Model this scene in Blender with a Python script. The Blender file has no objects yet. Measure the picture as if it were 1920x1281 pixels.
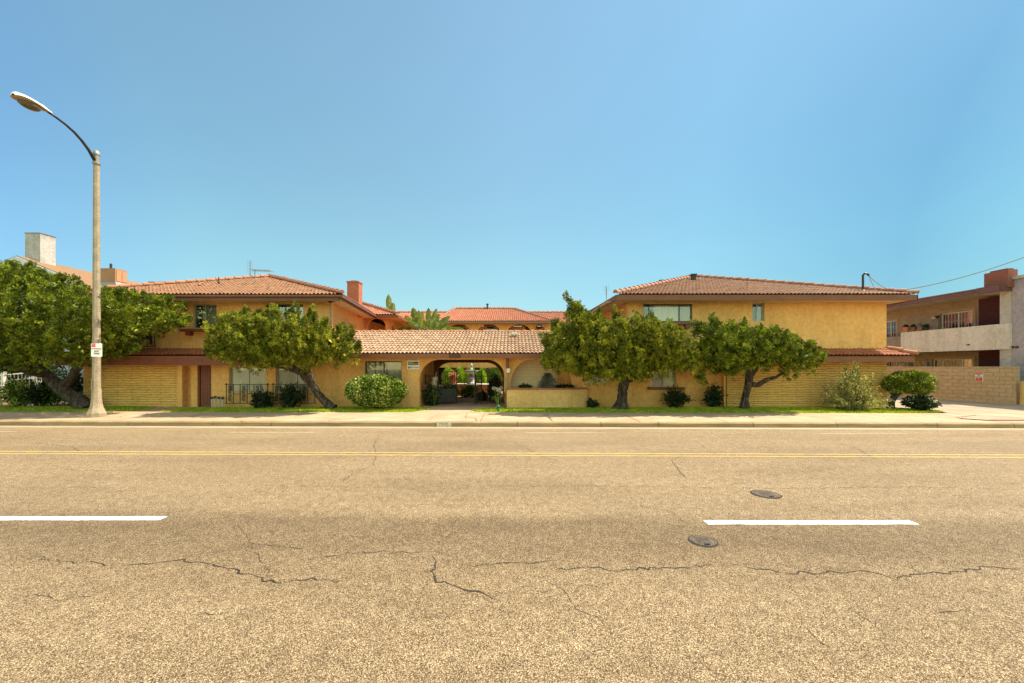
import bpy, bmesh, math, random
import numpy as np
from mathutils import Vector, Matrix
random.seed(7); RNG = np.random.default_rng(11)
SC = bpy.context.scene
COL = SC.collection
F = 760.0; HC = 2.05; HX = 960.0; HY = 687.0
def P(px, py, Y): return Vector(((px-HX)/F*Y, Y, HC+(HY-py)/F*Y))
def PX(px, Y): return (px-HX)/F*Y
def PZ(py, Y): return HC+(HY-py)/F*Y
SKEW = -0.017
def ys(x, y): return y + SKEW*x
# ------------------------------------------------------------------ materials
def nt_new(name):
    m = bpy.data.materials.new(name); m.use_nodes = True
    nt = m.node_tree; b = nt.nodes['Principled BSDF']; return m, nt, b
def N(nt, t, **kw):
    n = nt.nodes.new(t)
    for k, v in kw.items():
        if k.startswith('i_'): n.inputs[k[2:].replace('_', ' ')].default_value = v
        else: setattr(n, k, v)
    return n
def L(nt, a, b): nt.links.new(a, b)
def ramp(nt, fac, stops):
    r = nt.nodes.new('ShaderNodeValToRGB'); e = r.color_ramp.elements
    while len(e) < len(stops): e.new(.5)
    for i, (p, c) in enumerate(stops):
        e[i].position = p; e[i].color = (c[0], c[1], c[2], 1)
    L(nt, fac, r.inputs[0]); return r.outputs[0]
def mixc(nt, fac, a, b, mode='MIX'):
    m = nt.nodes.new('ShaderNodeMix'); m.data_type = 'RGBA'; m.blend_type = mode
    for s, v in ((0, fac), (6, a), (7, b)):
        if hasattr(v, 'is_output') or hasattr(v, 'links'): L(nt, v, m.inputs[s])
        elif s == 0: m.inputs[0].default_value = v
        else: m.inputs[s].default_value = (v[0], v[1], v[2], 1)
    return m.outputs[2]
def coords(nt, scale=(1, 1, 1), kind='Object'):
    tc = N(nt, 'ShaderNodeTexCoord'); mp = N(nt, 'ShaderNodeMapping')
    mp.inputs['Scale'].default_value = scale
    L(nt, tc.outputs[kind], mp.inputs[0]); return mp.outputs[0]
def noise(nt, vec, scale, detail=4, rough=.55, dist=0):
    n = N(nt, 'ShaderNodeTexNoise'); n.inputs['Scale'].default_value = scale
    n.inputs['Detail'].default_value = detail; n.inputs['Roughness'].default_value = rough
    n.inputs['Distortion'].default_value = dist
    L(nt, vec, n.inputs['Vector']); return n.outputs['Fac']
def bump(nt, b, h, strength, dist=.02):
    n = N(nt, 'ShaderNodeBump'); n.inputs['Strength'].default_value = strength
    n.inputs['Distance'].default_value = dist
    L(nt, h, n.inputs['Height']); L(nt, n.outputs[0], b.inputs['Normal']); return n
def pm(name, c1, c2=None, scale=3, rough=.8, bs=0, bstr=.3, bd=.01, metal=0, vec=(1, 1, 1), lo=.35, hi=.65, fine=0):
    m, nt, b = nt_new(name); c2 = c2 or c1
    v = coords(nt, vec)
    col = ramp(nt, noise(nt, v, scale, 5), [(lo, c1), (hi, c2)])
    if fine:
        col = mixc(nt, fine, col, ramp(nt, noise(nt, v, 40, 3), [(.3, (.15, .15, .15)), (.7, (1, 1, 1))]), 'MULTIPLY')
    L(nt, col, b.inputs['Base Color'])
    b.inputs['Roughness'].default_value = rough; b.inputs['Metallic'].default_value = metal
    if bs: bump(nt, b, noise(nt, v, bs, 3), bstr, bd)
    return m
M = {}
def stucco(name, c, dark, stain=.25, zs=0):
    m, nt, b = nt_new(name); v = coords(nt)
    big = noise(nt, v, .9, 6, .65)
    col = ramp(nt, big, [(.3, dark), (.62, c)])
    mot = noise(nt, v, 6, 6, .75)
    col = mixc(nt, .55, col, ramp(nt, mot, [(.36, (.66, .60, .50)), (.58, (1.0, 1.0, 1.0))]), 'MULTIPLY')
    # vertical weather streaks
    v2 = coords(nt, (1.6, 1.6, .35)); st = noise(nt, v2, 1.2, 6, .7)
    col = mixc(nt, stain, col, ramp(nt, st, [(.36, (.55, .48, .4)), (.55, (1, 1, 1))]), 'MULTIPLY')
    L(nt, col, b.inputs['Base Color']); b.inputs['Roughness'].default_value = .92
    b.inputs['Specular IOR Level'].default_value = .2
    bump(nt, b, noise(nt, v, 14, 5, .75), 1, .05)
    return m
M['stucco'] = stucco('golden_stucco', (.95, .535, .19), (.90, .475, .145), .3)
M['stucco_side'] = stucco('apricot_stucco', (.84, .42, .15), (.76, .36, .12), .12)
M['stucco_low'] = stucco('planter_stucco', (.88, .54, .22), (.76, .44, .15), .35)
M['grey_stucco'] = stucco('grey_stucco', (.42, .35, .26), (.35, .29, .21), .2)
M['cream_stucco'] = stucco('cream_stucco', (.62, .57, .48), (.54, .49, .41), .3)
M['white_stucco'] = stucco('white_stucco', (.60, .57, .54), (.42, .39, .35), .5)
M['balcony'] = stucco('balcony_stucco', (.86, .76, .62), (.76, .68, .56), .35)
M['lilac'] = stucco('lilac_stucco', (.50, .44, .44), (.43, .38, .38), .2)
M['soffit'] = pm('soffit', (.62, .5, .3), (.5, .4, .24), 2)
def slump(name, c, d, row=.105, bw=1.3, mo=.012):
    m, nt, b = nt_new(name); tc = N(nt, 'ShaderNodeTexCoord')
    sep = N(nt, 'ShaderNodeSeparateXYZ'); L(nt, tc.outputs['Object'], sep.inputs[0])
    add = N(nt, 'ShaderNodeMath', operation='ADD'); L(nt, sep.outputs[0], add.inputs[0]); L(nt, sep.outputs[1], add.inputs[1])
    cb = N(nt, 'ShaderNodeCombineXYZ'); L(nt, add.outputs[0], cb.inputs[0]); L(nt, sep.outputs[2], cb.inputs[1])
    nz = noise(nt, cb.outputs[0], 3.2, 3, .6)
    ms = N(nt, 'ShaderNodeMath', operation='MULTIPLY_ADD'); L(nt, nz, ms.inputs[0]); ms.inputs[1].default_value = .12; ms.inputs[2].default_value = 0
    az = N(nt, 'ShaderNodeMath', operation='ADD'); L(nt, sep.outputs[2], az.inputs[0]); L(nt, ms.outputs[0], az.inputs[1])
    cb2 = N(nt, 'ShaderNodeCombineXYZ'); L(nt, add.outputs[0], cb2.inputs[0]); L(nt, az.outputs[0], cb2.inputs[1])
    br = N(nt, 'ShaderNodeTexBrick'); br.inputs['Scale'].default_value = 1
    br.inputs['Brick Width'].default_value = bw; br.inputs['Row Height'].default_value = row
    br.inputs['Mortar Size'].default_value = mo; br.inputs['Mortar Smooth'].default_value = .6
    br.inputs['Color1'].default_value = (*c, 1); br.inputs['Color2'].default_value = (c[0]*.88, c[1]*.86, c[2]*.82, 1)
    br.inputs['Mortar'].default_value = (*d, 1)
    L(nt, cb2.outputs[0], br.inputs['Vector'])
    col = mixc(nt, .5, br.outputs['Color'], ramp(nt, noise(nt, tc.outputs['Object'], 7, 5, .65), [(.3, (.62, .58, .5)), (.6, (1, 1, 1))]), 'MULTIPLY')
    col = mixc(nt, ramp(nt, noise(nt, coords(nt, (.7, .7, 3)), 2.2, 4, .7), [(.45, (0, 0, 0)), (.65, (.5, .5, .5))]), col, c)
    L(nt, col, b.inputs['Base Color']); b.inputs['Roughness'].default_value = .93
    inv = N(nt, 'ShaderNodeMath', operation='SUBTRACT'); inv.inputs[0].default_value = 1; L(nt, br.outputs['Fac'], inv.inputs[1])
    ad = N(nt, 'ShaderNodeMath', operation='MULTIPLY_ADD'); L(nt, noise(nt, tc.outputs['Object'], 12, 3), ad.inputs[0]); ad.inputs[1].default_value = .6; L(nt, inv.outputs[0], ad.inputs[2])
    bump(nt, b, ad.outputs[0], 1, .03)
    return m
M['slump'] = slump('slump_block', (.86, .49, .135), (.30, .155, .035))
M['block'] = slump('concrete_block', (.53, .375, .21), (.47, .33, .18), .2, .4, .008)
def brick(name, c1, c2, mortar):
    m, nt, b = nt_new(name); tc = N(nt, 'ShaderNodeTexCoord')
    sep = N(nt, 'ShaderNodeSeparateXYZ'); L(nt, tc.outputs['Object'], sep.inputs[0])
    add = N(nt, 'ShaderNodeMath', operation='ADD'); L(nt, sep.outputs[0], add.inputs[0]); L(nt, sep.outputs[1], add.inputs[1])
    cb = N(nt, 'ShaderNodeCombineXYZ'); L(nt, add.outputs[0], cb.inputs[0]); L(nt, sep.outputs[2], cb.inputs[1])
    br = N(nt, 'ShaderNodeTexBrick'); br.inputs['Scale'].default_value = 1
    br.inputs['Brick Width'].default_value = .22; br.inputs['Row Height'].default_value = .075
    br.inputs['Mortar Size'].default_value = .008
    br.inputs['Color1'].default_value = (*c1, 1); br.inputs['Color2'].default_value = (*c2, 1); br.inputs['Mortar'].default_value = (*mortar, 1)
    L(nt, cb.outputs[0], br.inputs['Vector']); L(nt, br.outputs['Color'], b.inputs['Base Color'])
    b.inputs['Roughness'].default_value = .9
    inv = N(nt, 'ShaderNodeMath', operation='SUBTRACT'); inv.inputs[0].default_value = 1; L(nt, br.outputs['Fac'], inv.inputs[1])
    bump(nt, b, inv.outputs[0], .6, .01)
    return m
M['brick'] = brick('red_brick', (.46, .12, .05), (.36, .09, .04), (.40, .22, .12))
M['brick_dark'] = brick('maroon_brick', (.085, .018, .018), (.06, .014, .014), (.03, .01, .01))
M['brick_brown'] = brick('brown_brick', (.30, .09, .05), (.22, .07, .04), (.22, .12, .08))
def tiles(name, cols, rough=.75):
    m, nt, b = nt_new(name)
    uv = N(nt, 'ShaderNodeUVMap'); uv.uv_map = 'UVMap'
    fl = N(nt, 'ShaderNodeVectorMath', operation='FLOOR'); L(nt, uv.outputs[0], fl.inputs[0])
    wn = N(nt, 'ShaderNodeTexWhiteNoise'); wn.noise_dimensions = '3D'; L(nt, fl.outputs[0], wn.inputs['Vector'])
    c = ramp(nt, wn.outputs['Value'], cols)
    v = coords(nt)
    c = mixc(nt, .45, c, ramp(nt, noise(nt, v, .8, 6, .7), [(.3, (.62, .55, .45)), (.62, (1, 1, 1))]), 'MULTIPLY')
    c = mixc(nt, .4, c, ramp(nt, noise(nt, v, 25, 3, .7), [(.3, (.5, .45, .4)), (.6, (1, 1, 1))]), 'MULTIPLY')
    L(nt, c, b.inputs['Base Color']); b.inputs['Roughness'].default_value = rough
    bump(nt, b, noise(nt, v, 30, 3), .4, .008)
    return m
M['tile_pale'] = tiles('pale_clay_tile', [(0, (.31, .18, .10)), (.4, (.36, .22, .13)), (.8, (.43, .275, .165)), (1, (.33, .19, .105))])
M['tile'] = tiles('clay_tile', [(0, (.215, .09, .034)), (.4, (.245, .108, .042)), (.8, (.28, .13, .055)), (1, (.225, .09, .036))])
M['tile_red'] = tiles('red_clay_tile', [(0, (.33, .095, .036)), (.5, (.38, .12, .048)), (1, (.42, .15, .065))])
M['tile_dark'] = tiles('dark_red_tile', [(0, (.24, .05, .035)), (.5, (.32, .08, .05)), (1, (.38, .12, .07))])
M['cap'] = pm('ridge_clay', (.36, .125, .06), (.42, .19, .10), 6, .8, 20, .4, .01)
M['cap_dark'] = pm('ridge_clay_dull', (.32, .13, .075), (.40, .20, .12), 6, .8, 20, .4, .01)
M['fascia'] = pm('brown_fascia', (.25, .085, .03), (.20, .068, .024), 3, .6, 12, .2, .004, fine=.3)
M['fascia_red'] = pm('russet_fascia', (.22, .05, .016), (.16, .038, .013), 3, .6, 12, .2, .004, fine=.3)
M['fascia_maroon'] = pm('maroon_fascia', (.17, .07, .055), (.13, .055, .045), 3, .6)
M['door'] = pm('red_door_paint', (.19, .038, .014), (.14, .028, .011), 2, .5, 15, .2, .003)
M['alu'] = pm('aluminium_frame', (.42, .40, .36), (.35, .33, .30), 6, .4, metal=.3)
M['bronze'] = pm('bronze_frame', (.06, .045, .035), (.045, .035, .03), 6, .4, metal=.3)
M['white_frame'] = pm('white_frame', (.78, .72, .62), (.66, .6, .5), 6, .5)
M['tan_trim'] = pm('tan_trim', (.42, .31, .19), (.36, .26, .16), 4, .7)
M['iron'] = pm('black_iron', (.018, .014, .012), (.03, .022, .018), 8, .5)
M['dark'] = pm('dark_metal', (.05, .045, .04), (.035, .03, .028), 8, .5, metal=.4)
M['galv'] = pm('galvanised', (.32, .30, .27), (.22, .21, .19), 8, .5, metal=.4)
M['concrete'] = pm('pale_concrete', (.58, .385, .235), (.42, .28, .165), 1.3, .9, 60, .4, .006, fine=.4)
M['kerb'] = pm('kerb_concrete', (.44, .29, .14), (.30, .195, .09), 2.2, .9, 40, .5, .006, vec=(.6, 1, 4), fine=.5)
M['gutter'] = pm('gutter_concrete', (.44, .34, .21), (.33, .25, .16), 1.4, .9, 40, .3, .006, vec=(.4, 2, 1), fine=.35)
M['drive'] = pm('driveway_concrete', (.47, .35, .23), (.32, .235, .15), 1.2, .9, 50, .5, .008, fine=.5)
M['pole'] = pm('pole_concrete', (.56, .43, .28), (.42, .32, .21), 5, .9, 70, .7, .008, fine=.7)
M['crack'] = pm('crack_fill', (.022, .015, .009), (.05, .034, .02), 8, 1)
M['joint'] = pm('joint_line', (.26, .19, .11), (.18, .13, .08), 4, 1)
M['mulch'] = pm('garden_soil', (.07, .05, .03), (.13, .095, .055), 6, 1, 20, .8, .03)
M['yellow'] = pm('yellow_paint', (.60, .40, .07), (.40, .30, .15), 5, .8, vec=(.6, 1, 1), lo=.42, hi=.62, fine=.35)
M['whiteline'] = pm('white_paint', (.38, .30, .22), (.82, .80, .74), 22, .7, lo=.38, hi=.45, fine=.2)
M['worn'] = pm('worn_paint', (.37, .285, .175), (.31, .225, .125), 5, .9, lo=.5, hi=.6)
M['kerb_paint'] = pm('kerb_paint', (.66, .55, .42), (.50, .41, .30), 9, .8, lo=.4, hi=.6)
M['white'] = pm('white_enamel', (.80, .77, .70), (.7, .67, .6), 3, .5)
M['redink'] = pm('red_ink', (.60, .03, .02), None, 1, .6)
M['blackink'] = pm('black_ink', (.02, .018, .015), None, 1, .6)
M['greyink'] = pm('grey_ink', (.16, .13, .10), None, 1, .8)
M['num'] = pm('dark_numerals', (.018, .006, .004), (.03, .01, .006), 3, .5)
M['curtain'] = pm('curtain_cloth', (.86, .80, .66), (.78, .72, .58), 4, .9, vec=(1, 1, .1))
M['curtain_dim'] = pm('dim_curtain', (.60, .52, .38), (.5, .44, .32), 4, .9, vec=(1, 1, .1))
M['blue_curtain'] = pm('blue_grey_blind', (.40, .40, .36), (.32, .33, .31), 4, .9, vec=(1, 1, .1))
M['red_curtain'] = pm('red_curtain', (.42, .13, .08), (.34, .10, .06), 5, .9)
M['gold_curtain'] = pm('gold_curtain', (.72, .52, .20), (.6, .42, .15), 5, .9)
M['interior'] = pm('room_dark', (.035, .032, .03), None, 1, .9)
M['ceil'] = pm('passage_shade_brown', (.22, .11, .055), (.17, .085, .045), 2, .7)
M['terra'] = pm('terracotta', (.55, .20, .08), (.45, .15, .06), 5, .8)
M['browpot'] = pm('brown_pot', (.22, .12, .07), (.17, .09, .05), 5, .8)
M['orange_wall'] = stucco('orange_planter', (.74, .36, .12), (.62, .29, .10))
M['cast'] = pm('cast_stone', (.58, .58, .55), (.42, .43, .42), 5, .8, 20, .3, .01)
M['cast_dim'] = pm('weathered_stone', (.40, .38, .34), (.26, .25, .23), 8, .8, 20, .3, .01)
M['iron_cover'] = pm('cast_iron_cover', (.07, .05, .03), (.12, .088, .055), 9, .6, 30, .8, .01)
M['copper'] = pm('tan_sheet_metal', (.42, .20, .09), (.35, .165, .075), 2, .7)
M['copper_light'] = pm('tan_panel', (.52, .27, .14), (.45, .22, .11), 2, .7)
M['house_white'] = pm('white_siding', (.62, .63, .62), (.52, .54, .54), 3, .7)
M['shingle'] = pm('brown_shingle', (.27, .145, .065), (.19, .10, .045), 7, .9, 12, .6, .02, vec=(1, 3, 1))
M['wood'] = pm('weathered_post', (.34, .21, .09), (.24, .14, .06), 4, .8, 20, .5, .01, vec=(1, 1, .2))
M['wood_yellow'] = pm('yellow_post', (.60, .38, .11), (.46, .27, .08), 4, .8, 20, .5, .01, vec=(1, 1, .3))
M['plasticgreen'] = pm('green_valve', (.03, .14, .05), None, 1, .5)
M['cable'] = pm('cable', (.34, .28, .12), (.26, .21, .09), 1, .6)
def bark():
    m, nt, b = nt_new('juniper_bark'); v = coords(nt, (1, 1, .3))
    n = noise(nt, v, 11, 6, .7, .6)
    L(nt, ramp(nt, n, [(.3, (.016, .010, .007)), (.5, (.055, .036, .025)), (.72, (.21, .15, .10))]), b.inputs['Base Color'])
    b.inputs['Roughness'].default_value = .95; bump(nt, b, n, 1, .07); return m
M['bark'] = bark()
def glass(name, tint=(.93, .92, .88), refl=.12):
    m = bpy.data.materials.new(name); m.use_nodes = True; nt = m.node_tree; nt.nodes.clear()
    o = N(nt, 'ShaderNodeOutputMaterial'); t = N(nt, 'ShaderNodeBsdfTransparent'); t.inputs[0].default_value = (*tint, 1)
    g = N(nt, 'ShaderNodeBsdfGlossy'); g.inputs['Roughness'].default_value = .03; g.inputs[0].default_value = (.9, .95, 1, 1)
    f = N(nt, 'ShaderNodeFresnel'); f.inputs[0].default_value = 1.5
    a = N(nt, 'ShaderNodeMath', operation='ADD'); L(nt, f.outputs[0], a.inputs[0]); a.inputs[1].default_value = refl*.3
    mx = N(nt, 'ShaderNodeMixShader'); L(nt, a.outputs[0], mx.inputs[0]); L(nt, t.outputs[0], mx.inputs[1]); L(nt, g.outputs[0], mx.inputs[2])
    L(nt, mx.outputs[0], o.inputs[0]); return m
M['glass'] = glass('window_glass')
def leaf(name, stops, transl=.35, rough=.55, rw=.6, n2w=1.1):
    m, nt, b = nt_new(name); out = nt.nodes['Material Output']
    g = N(nt, 'ShaderNodeNewGeometry')
    v = coords(nt)
    n = noise(nt, v, 2.6, 4, .6)
    n2 = noise(nt, v, 12, 2, .5); na = N(nt, 'ShaderNodeMath', operation='MULTIPLY_ADD'); L(nt, n2, na.inputs[0]); na.inputs[1].default_value = n2w; na.inputs[2].default_value = -n2w/2
    nb_ = N(nt, 'ShaderNodeMath', operation='ADD'); L(nt, n, nb_.inputs[0]); L(nt, na.outputs[0], nb_.inputs[1]); n = nb_.outputs[0]
    mt = N(nt, 'ShaderNodeMath', operation='MULTIPLY_ADD'); L(nt, g.outputs['Random Per Island'], mt.inputs[0]); mt.inputs[1].default_value = rw
    ms = N(nt, 'ShaderNodeMath', operation='MULTIPLY_ADD'); L(nt, n, ms.inputs[0]); ms.inputs[1].default_value = 1.3; ms.inputs[2].default_value = -.45+(.6-rw)*.5
    L(nt, ms.outputs[0], mt.inputs[2])
    c = ramp(nt, mt.outputs[0], stops)
    L(nt, c, b.inputs['Base Color']); b.inputs['Roughness'].default_value = rough
    b.inputs['Specular IOR Level'].default_value = .25
    tr = N(nt, 'ShaderNodeBsdfTranslucent'); L(nt, mixc(nt, 1, c, (1.0, .92, .30), 'MULTIPLY'), tr.inputs[0])
    mx = N(nt, 'ShaderNodeMixShader'); mx.inputs[0].default_value = transl
    L(nt, b.outputs[0], mx.inputs[1]); L(nt, tr.outputs[0], mx.inputs[2]); L(nt, mx.outputs[0], out.inputs[0]); return m
M['juniper'] = leaf('juniper_leaf', [(.25, (.045, .058, .004)), (.45, (.12, .14, .008)), (.6, (.27, .285, .015)), (.8, (.62, .58, .05))], .16, rw=.34, n2w=.55)
M['juniper_b'] = leaf('cypress_leaf', [(.25, (.034, .052, .004)), (.45, (.095, .13, .008)), (.6, (.22, .265, .014)), (.8, (.54, .56, .045))], .16, rw=.34, n2w=.55)
M['varieg'] = leaf('variegated_leaf', [(.3, (.04, .08, .006)), (.55, (.14, .23, .016)), (.72, (.34, .42, .05)), (.9, (.88, .82, .34))], .2)
M['dusty'] = leaf('dusty_leaf', [(.1, (.10, .11, .025)), (.5, (.30, .30, .09)), (.9, (.70, .62, .28))])
M['deep'] = leaf('deep_green_leaf', [(.1, (.012, .022, .008)), (.6, (.03, .05, .015)), (1, (.08, .10, .03))], .15)
M['midgreen'] = leaf('mid_green_leaf', [(.1, (.04, .09, .012)), (.5, (.10, .19, .025)), (1, (.22, .33, .05))])
M['bright'] = leaf('bright_hedge_leaf', [(.1, (.14, .28, .012)), (.5, (.30, .50, .03)), (1, (.52, .70, .08))])
M['grass'] = leaf('grass_blade', [(.1, (.17, .24, .010)), (.5, (.36, .44, .018)), (.9, (.66, .64, .06))], .3)
M['banana'] = leaf('banana_leaf', [(.1, (.10, .15, .03)), (.6, (.20, .26, .06)), (1, (.38, .40, .14))])
M['spruce'] = leaf('blue_conifer_leaf', [(.1, (.14, .16, .14)), (.6, (.34, .36, .34)), (1, (.66, .68, .64))])
M['strap'] = leaf('strap_leaf', [(.1, (.10, .15, .02)), (.6, (.28, .33, .07)), (1, (.55, .52, .2))])
M['petal'] = leaf('white_petal', [(.1, (.7, .64, .52)), (1, (.85, .82, .74))])
M['pinkpetal'] = leaf('pink_petal', [(.1, (.55, .2, .18)), (1, (.8, .5, .42))])
def asphalt():
    m, nt, b = nt_new('asphalt'); v = coords(nt)
    vo = N(nt, 'ShaderNodeTexVoronoi'); vo.inputs['Scale'].default_value = 165; vo.inputs['Randomness'].default_value = 1; L(nt, v, vo.inputs['Vector'])
    bw = N(nt, 'ShaderNodeRGBToBW'); L(nt, vo.outputs['Color'], bw.inputs[0])
    stone = ramp(nt, bw.outputs[0], [(.15, (.045, .028, .013)), (.34, (.205, .140, .074)), (.62, (.35, .25, .14)), (.88, (.74, .59, .38))])
    gap = ramp(nt, vo.outputs['Distance'], [(.35, (1, 1, 1)), (.72, (.28, .24, .2))])
    c = mixc(nt, .85, stone, gap, 'MULTIPLY')
    c = mixc(nt, .8, c, ramp(nt, noise(nt, v, 7, 5, .7), [(.35, (.74, .71, .67)), (.62, (1.08, 1.07, 1.05))]), 'MULTIPLY')
    c = mixc(nt, .8, c, ramp(nt, noise(nt, coords(nt, (.25, .9, 1)), .9, 5, .65), [(.34, (.78, .75, .70)), (.6, (1.05, 1.04, 1.03))]), 'MULTIPLY')
    # worn wheel band along the street
    sep = N(nt, 'ShaderNodeSeparateXYZ'); L(nt, v, sep.inputs[0])
    yy = N(nt, 'ShaderNodeMath', operation='MULTIPLY_ADD'); L(nt, sep.outputs[0], yy.inputs[0]); yy.inputs[1].default_value = .017; L(nt, sep.outputs[1], yy.inputs[2])
    nz = N(nt, 'ShaderNodeMath', operation='MULTIPLY_ADD'); L(nt, noise(nt, coords(nt, (.5, 1.4, 1)), 1.2, 4), nz.inputs[0]); nz.inputs[1].default_value = .7; L(nt, yy.outputs[0], nz.inputs[2])
    mr = N(nt, 'ShaderNodeMapRange'); mr.inputs['From Min'].default_value = 0; mr.inputs['From Max'].default_value = 14
    L(nt, nz.outputs[0], mr.inputs['Value'])
    band = ramp(nt, mr.outputs[0], [(0, (.86, .86, .86)), (.24, (1, 1, 1)), (.31, (.92, .91, .9)), (.355, (.70, .68, .66)), (.405, (.72, .70, .68)), (.43, (1, 1, 1)), (.66, (1.05, 1.04, 1.03)), (.80, (1.02, 1.02, 1.02)), (1, (1.18, 1.16, 1.14))])
    c = mixc(nt, 1, c, band, 'MULTIPLY')
    L(nt, c, b.inputs['Base Color']); b.inputs['Roughness'].default_value = .9
    b.inputs['Specular IOR Level'].default_value = .3
    bump(nt, b, vo.outputs['Distance'], -.9, .008)
    return m
M['asphalt'] = asphalt()
# ------------------------------------------------------------------ mesh builder
class MB:
    def __init__(s): s.v = []; s.f = []
    def add(s, vs, fs):
        o = len(s.v); s.v += [tuple(x) for x in vs]; s.f += [tuple(i+o for i in f) for f in fs]; return s
    def box(s, a, b):
        (x0, y0, z0), (x1, y1, z1) = a, b
        return s.add([(x0,y0,z0),(x1,y0,z0),(x1,y1,z0),(x0,y1,z0),(x0,y0,z1),(x1,y0,z1),(x1,y1,z1),(x0,y1,z1)],
                     [(0,3,2,1),(4,5,6,7),(0,1,5,4),(1,2,6,5),(2,3,7,6),(3,0,4,7)])
    def quad(s, *p): return s.add(p, [tuple(range(len(p)))])
    def prism(s, poly, z0, z1):
        n = len(poly)
        vs = [(x, y, z0) for x, y in poly] + [(x, y, z1) for x, y in poly]
        fs = [tuple(range(n))[::-1], tuple(range(n, 2*n))] + [(i, (i+1) % n, n+(i+1) % n, n+i) for i in range(n)]
        return s.add(vs, fs)
    def slab(s, pts, off):       # 3d polygon thickened by a vector
        n = len(pts); off = Vector(off)
        vs = [Vector(p) for p in pts] + [Vector(p)+off for p in pts]
        return s.add(vs, [tuple(range(n)), tuple(range(n, 2*n))[::-1]] + [(i, (i+1) % n, n+(i+1) % n, n+i) for i in range(n)])
    def tube(s, pts, r, seg=8, cap=True, rough=0, ph=0, sq=1):
        pts = [Vector(p) for p in pts]; n = len(pts)
        rs = r if isinstance(r, (list, tuple)) else [r]*n
        ring = []; up = Vector((0, 0, 1)); ref = None
        for i, p in enumerate(pts):
            t = (pts[min(i+1, n-1)]-pts[max(i-1, 0)]).normalized()
            if ref is None: ref = Vector((1, 0, 0)) if abs(t.z) > .9 else up
            a = t.cross(ref).normalized(); b = a.cross(t).normalized(); ref = b if abs(t.z) <= .9 or True else ref
            ref = b
            row = []
            for k in range(seg):
                th = 2*math.pi*k/seg+ph
                rr = rs[i]*(1+rough*(math.sin(3*th+i*.7)*.5+math.sin(5*th-i*.9)*.35+random.uniform(-.3, .3)))
                row.append(p + a*math.cos(th)*rr + b*math.sin(th)*rr*sq)
            ring.append(row)
        vs = [q for row in ring for q in row]; fs = []
        for i in range(n-1):
            for k in range(seg):
                fs.append((i*seg+k, i*seg+(k+1) % seg, (i+1)*seg+(k+1) % seg, (i+1)*seg+k))
        if cap: fs += [tuple(range(seg))[::-1], tuple((n-1)*seg+k for k in range(seg))]
        return s.add(vs, fs)
    def lathe(s, c, prof, seg=20):
        vs = []; fs = []; n = len(prof)
        for r, z in prof:
            for k in range(seg):
                th = 2*math.pi*k/seg; vs.append((c[0]+r*math.cos(th), c[1]+r*math.sin(th), c[2]+z))
        for i in range(n-1):
            for k in range(seg): fs.append((i*seg+k, i*seg+(k+1) % seg, (i+1)*seg+(k+1) % seg, (i+1)*seg+k))
        fs += [tuple(range(seg))[::-1], tuple((n-1)*seg+k for k in range(seg))]
        return s.add(vs, fs)
    def build(s, name, mat, parent=None, smooth=False, bev=0, recalc=True):
        me = bpy.data.meshes.new(name); Lp = ORG.get(parent.name, Vector()) if parent else Vector()
        if recalc or bev:
            bm = bmesh.new(); vv = [bm.verts.new((x-Lp.x, y-Lp.y, z-Lp.z)) for x, y, z in s.v]
            for f in s.f:
                try: bm.faces.new([vv[i] for i in f])
                except ValueError: pass
            bmesh.ops.recalc_face_normals(bm, faces=bm.faces)
            if bev: bmesh.ops.bevel(bm, geom=[e for e in bm.edges if e.calc_face_angle(0) > .6], offset=bev, segments=2, affect='EDGES', profile=.6)
            bm.to_mesh(me); bm.free()
        else:
            me.from_pydata([(x-Lp.x, y-Lp.y, z-Lp.z) for x, y, z in s.v], [], s.f)
        return link(me, name, mat, parent, smooth)
ORG = {}
def link(me, name, mat, parent=None, smooth=False):
    o = bpy.data.objects.new(name, me); COL.objects.link(o)
    if mat: me.materials.append(M[mat] if isinstance(mat, str) else mat)
    if smooth: me.polygons.foreach_set('use_smooth', [True]*len(me.polygons))
    if parent: o.parent = parent; ORG[o.name] = ORG[parent.name]
    else: ORG[o.name] = Vector()
    return o
def tag(o, label, cat, group=None, kind=None):
    o['label'] = label
    if cat: o['category'] = cat
    if group: o['group'] = group
    if kind: o['kind'] = kind
    return o
def thing(name, loc, label, cat, group=None):
    o = bpy.data.objects.new(name, None); COL.objects.link(o); o.location = loc; o.empty_display_size = .2
    ORG[o.name] = Vector(loc); return tag(o, label, cat, group)
def struct(o): o['kind'] = 'structure'; return o
def text(name, s, size, mat, parent, mtx, ext=.004, sx=1):
    c = bpy.data.curves.new('t', 'FONT'); c.body = s; c.size = size; c.extrude = ext; c.align_x = 'CENTER'; c.align_y = 'CENTER'
    o = bpy.data.objects.new('t', c); COL.objects.link(o)
    dg = bpy.context.evaluated_depsgraph_get(); me = bpy.data.meshes.new_from_object(o.evaluated_get(dg))
    bpy.data.objects.remove(o); bpy.data.curves.remove(c)
    me.transform(Matrix.Diagonal((sx, 1, 1, 1))); me.transform(mtx); me.transform(Matrix.Translation(-ORG[parent.name]))
    me.materials.clear(); me.name = name
    return link(me, name, mat, parent)
def facing(loc, yaw=0):   # text standing upright, read from -Y; yaw turns it about Z
    return Matrix.Translation(loc) @ Matrix.Rotation(yaw, 4, 'Z') @ Matrix.Rotation(math.pi/2, 4, 'X')
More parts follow.
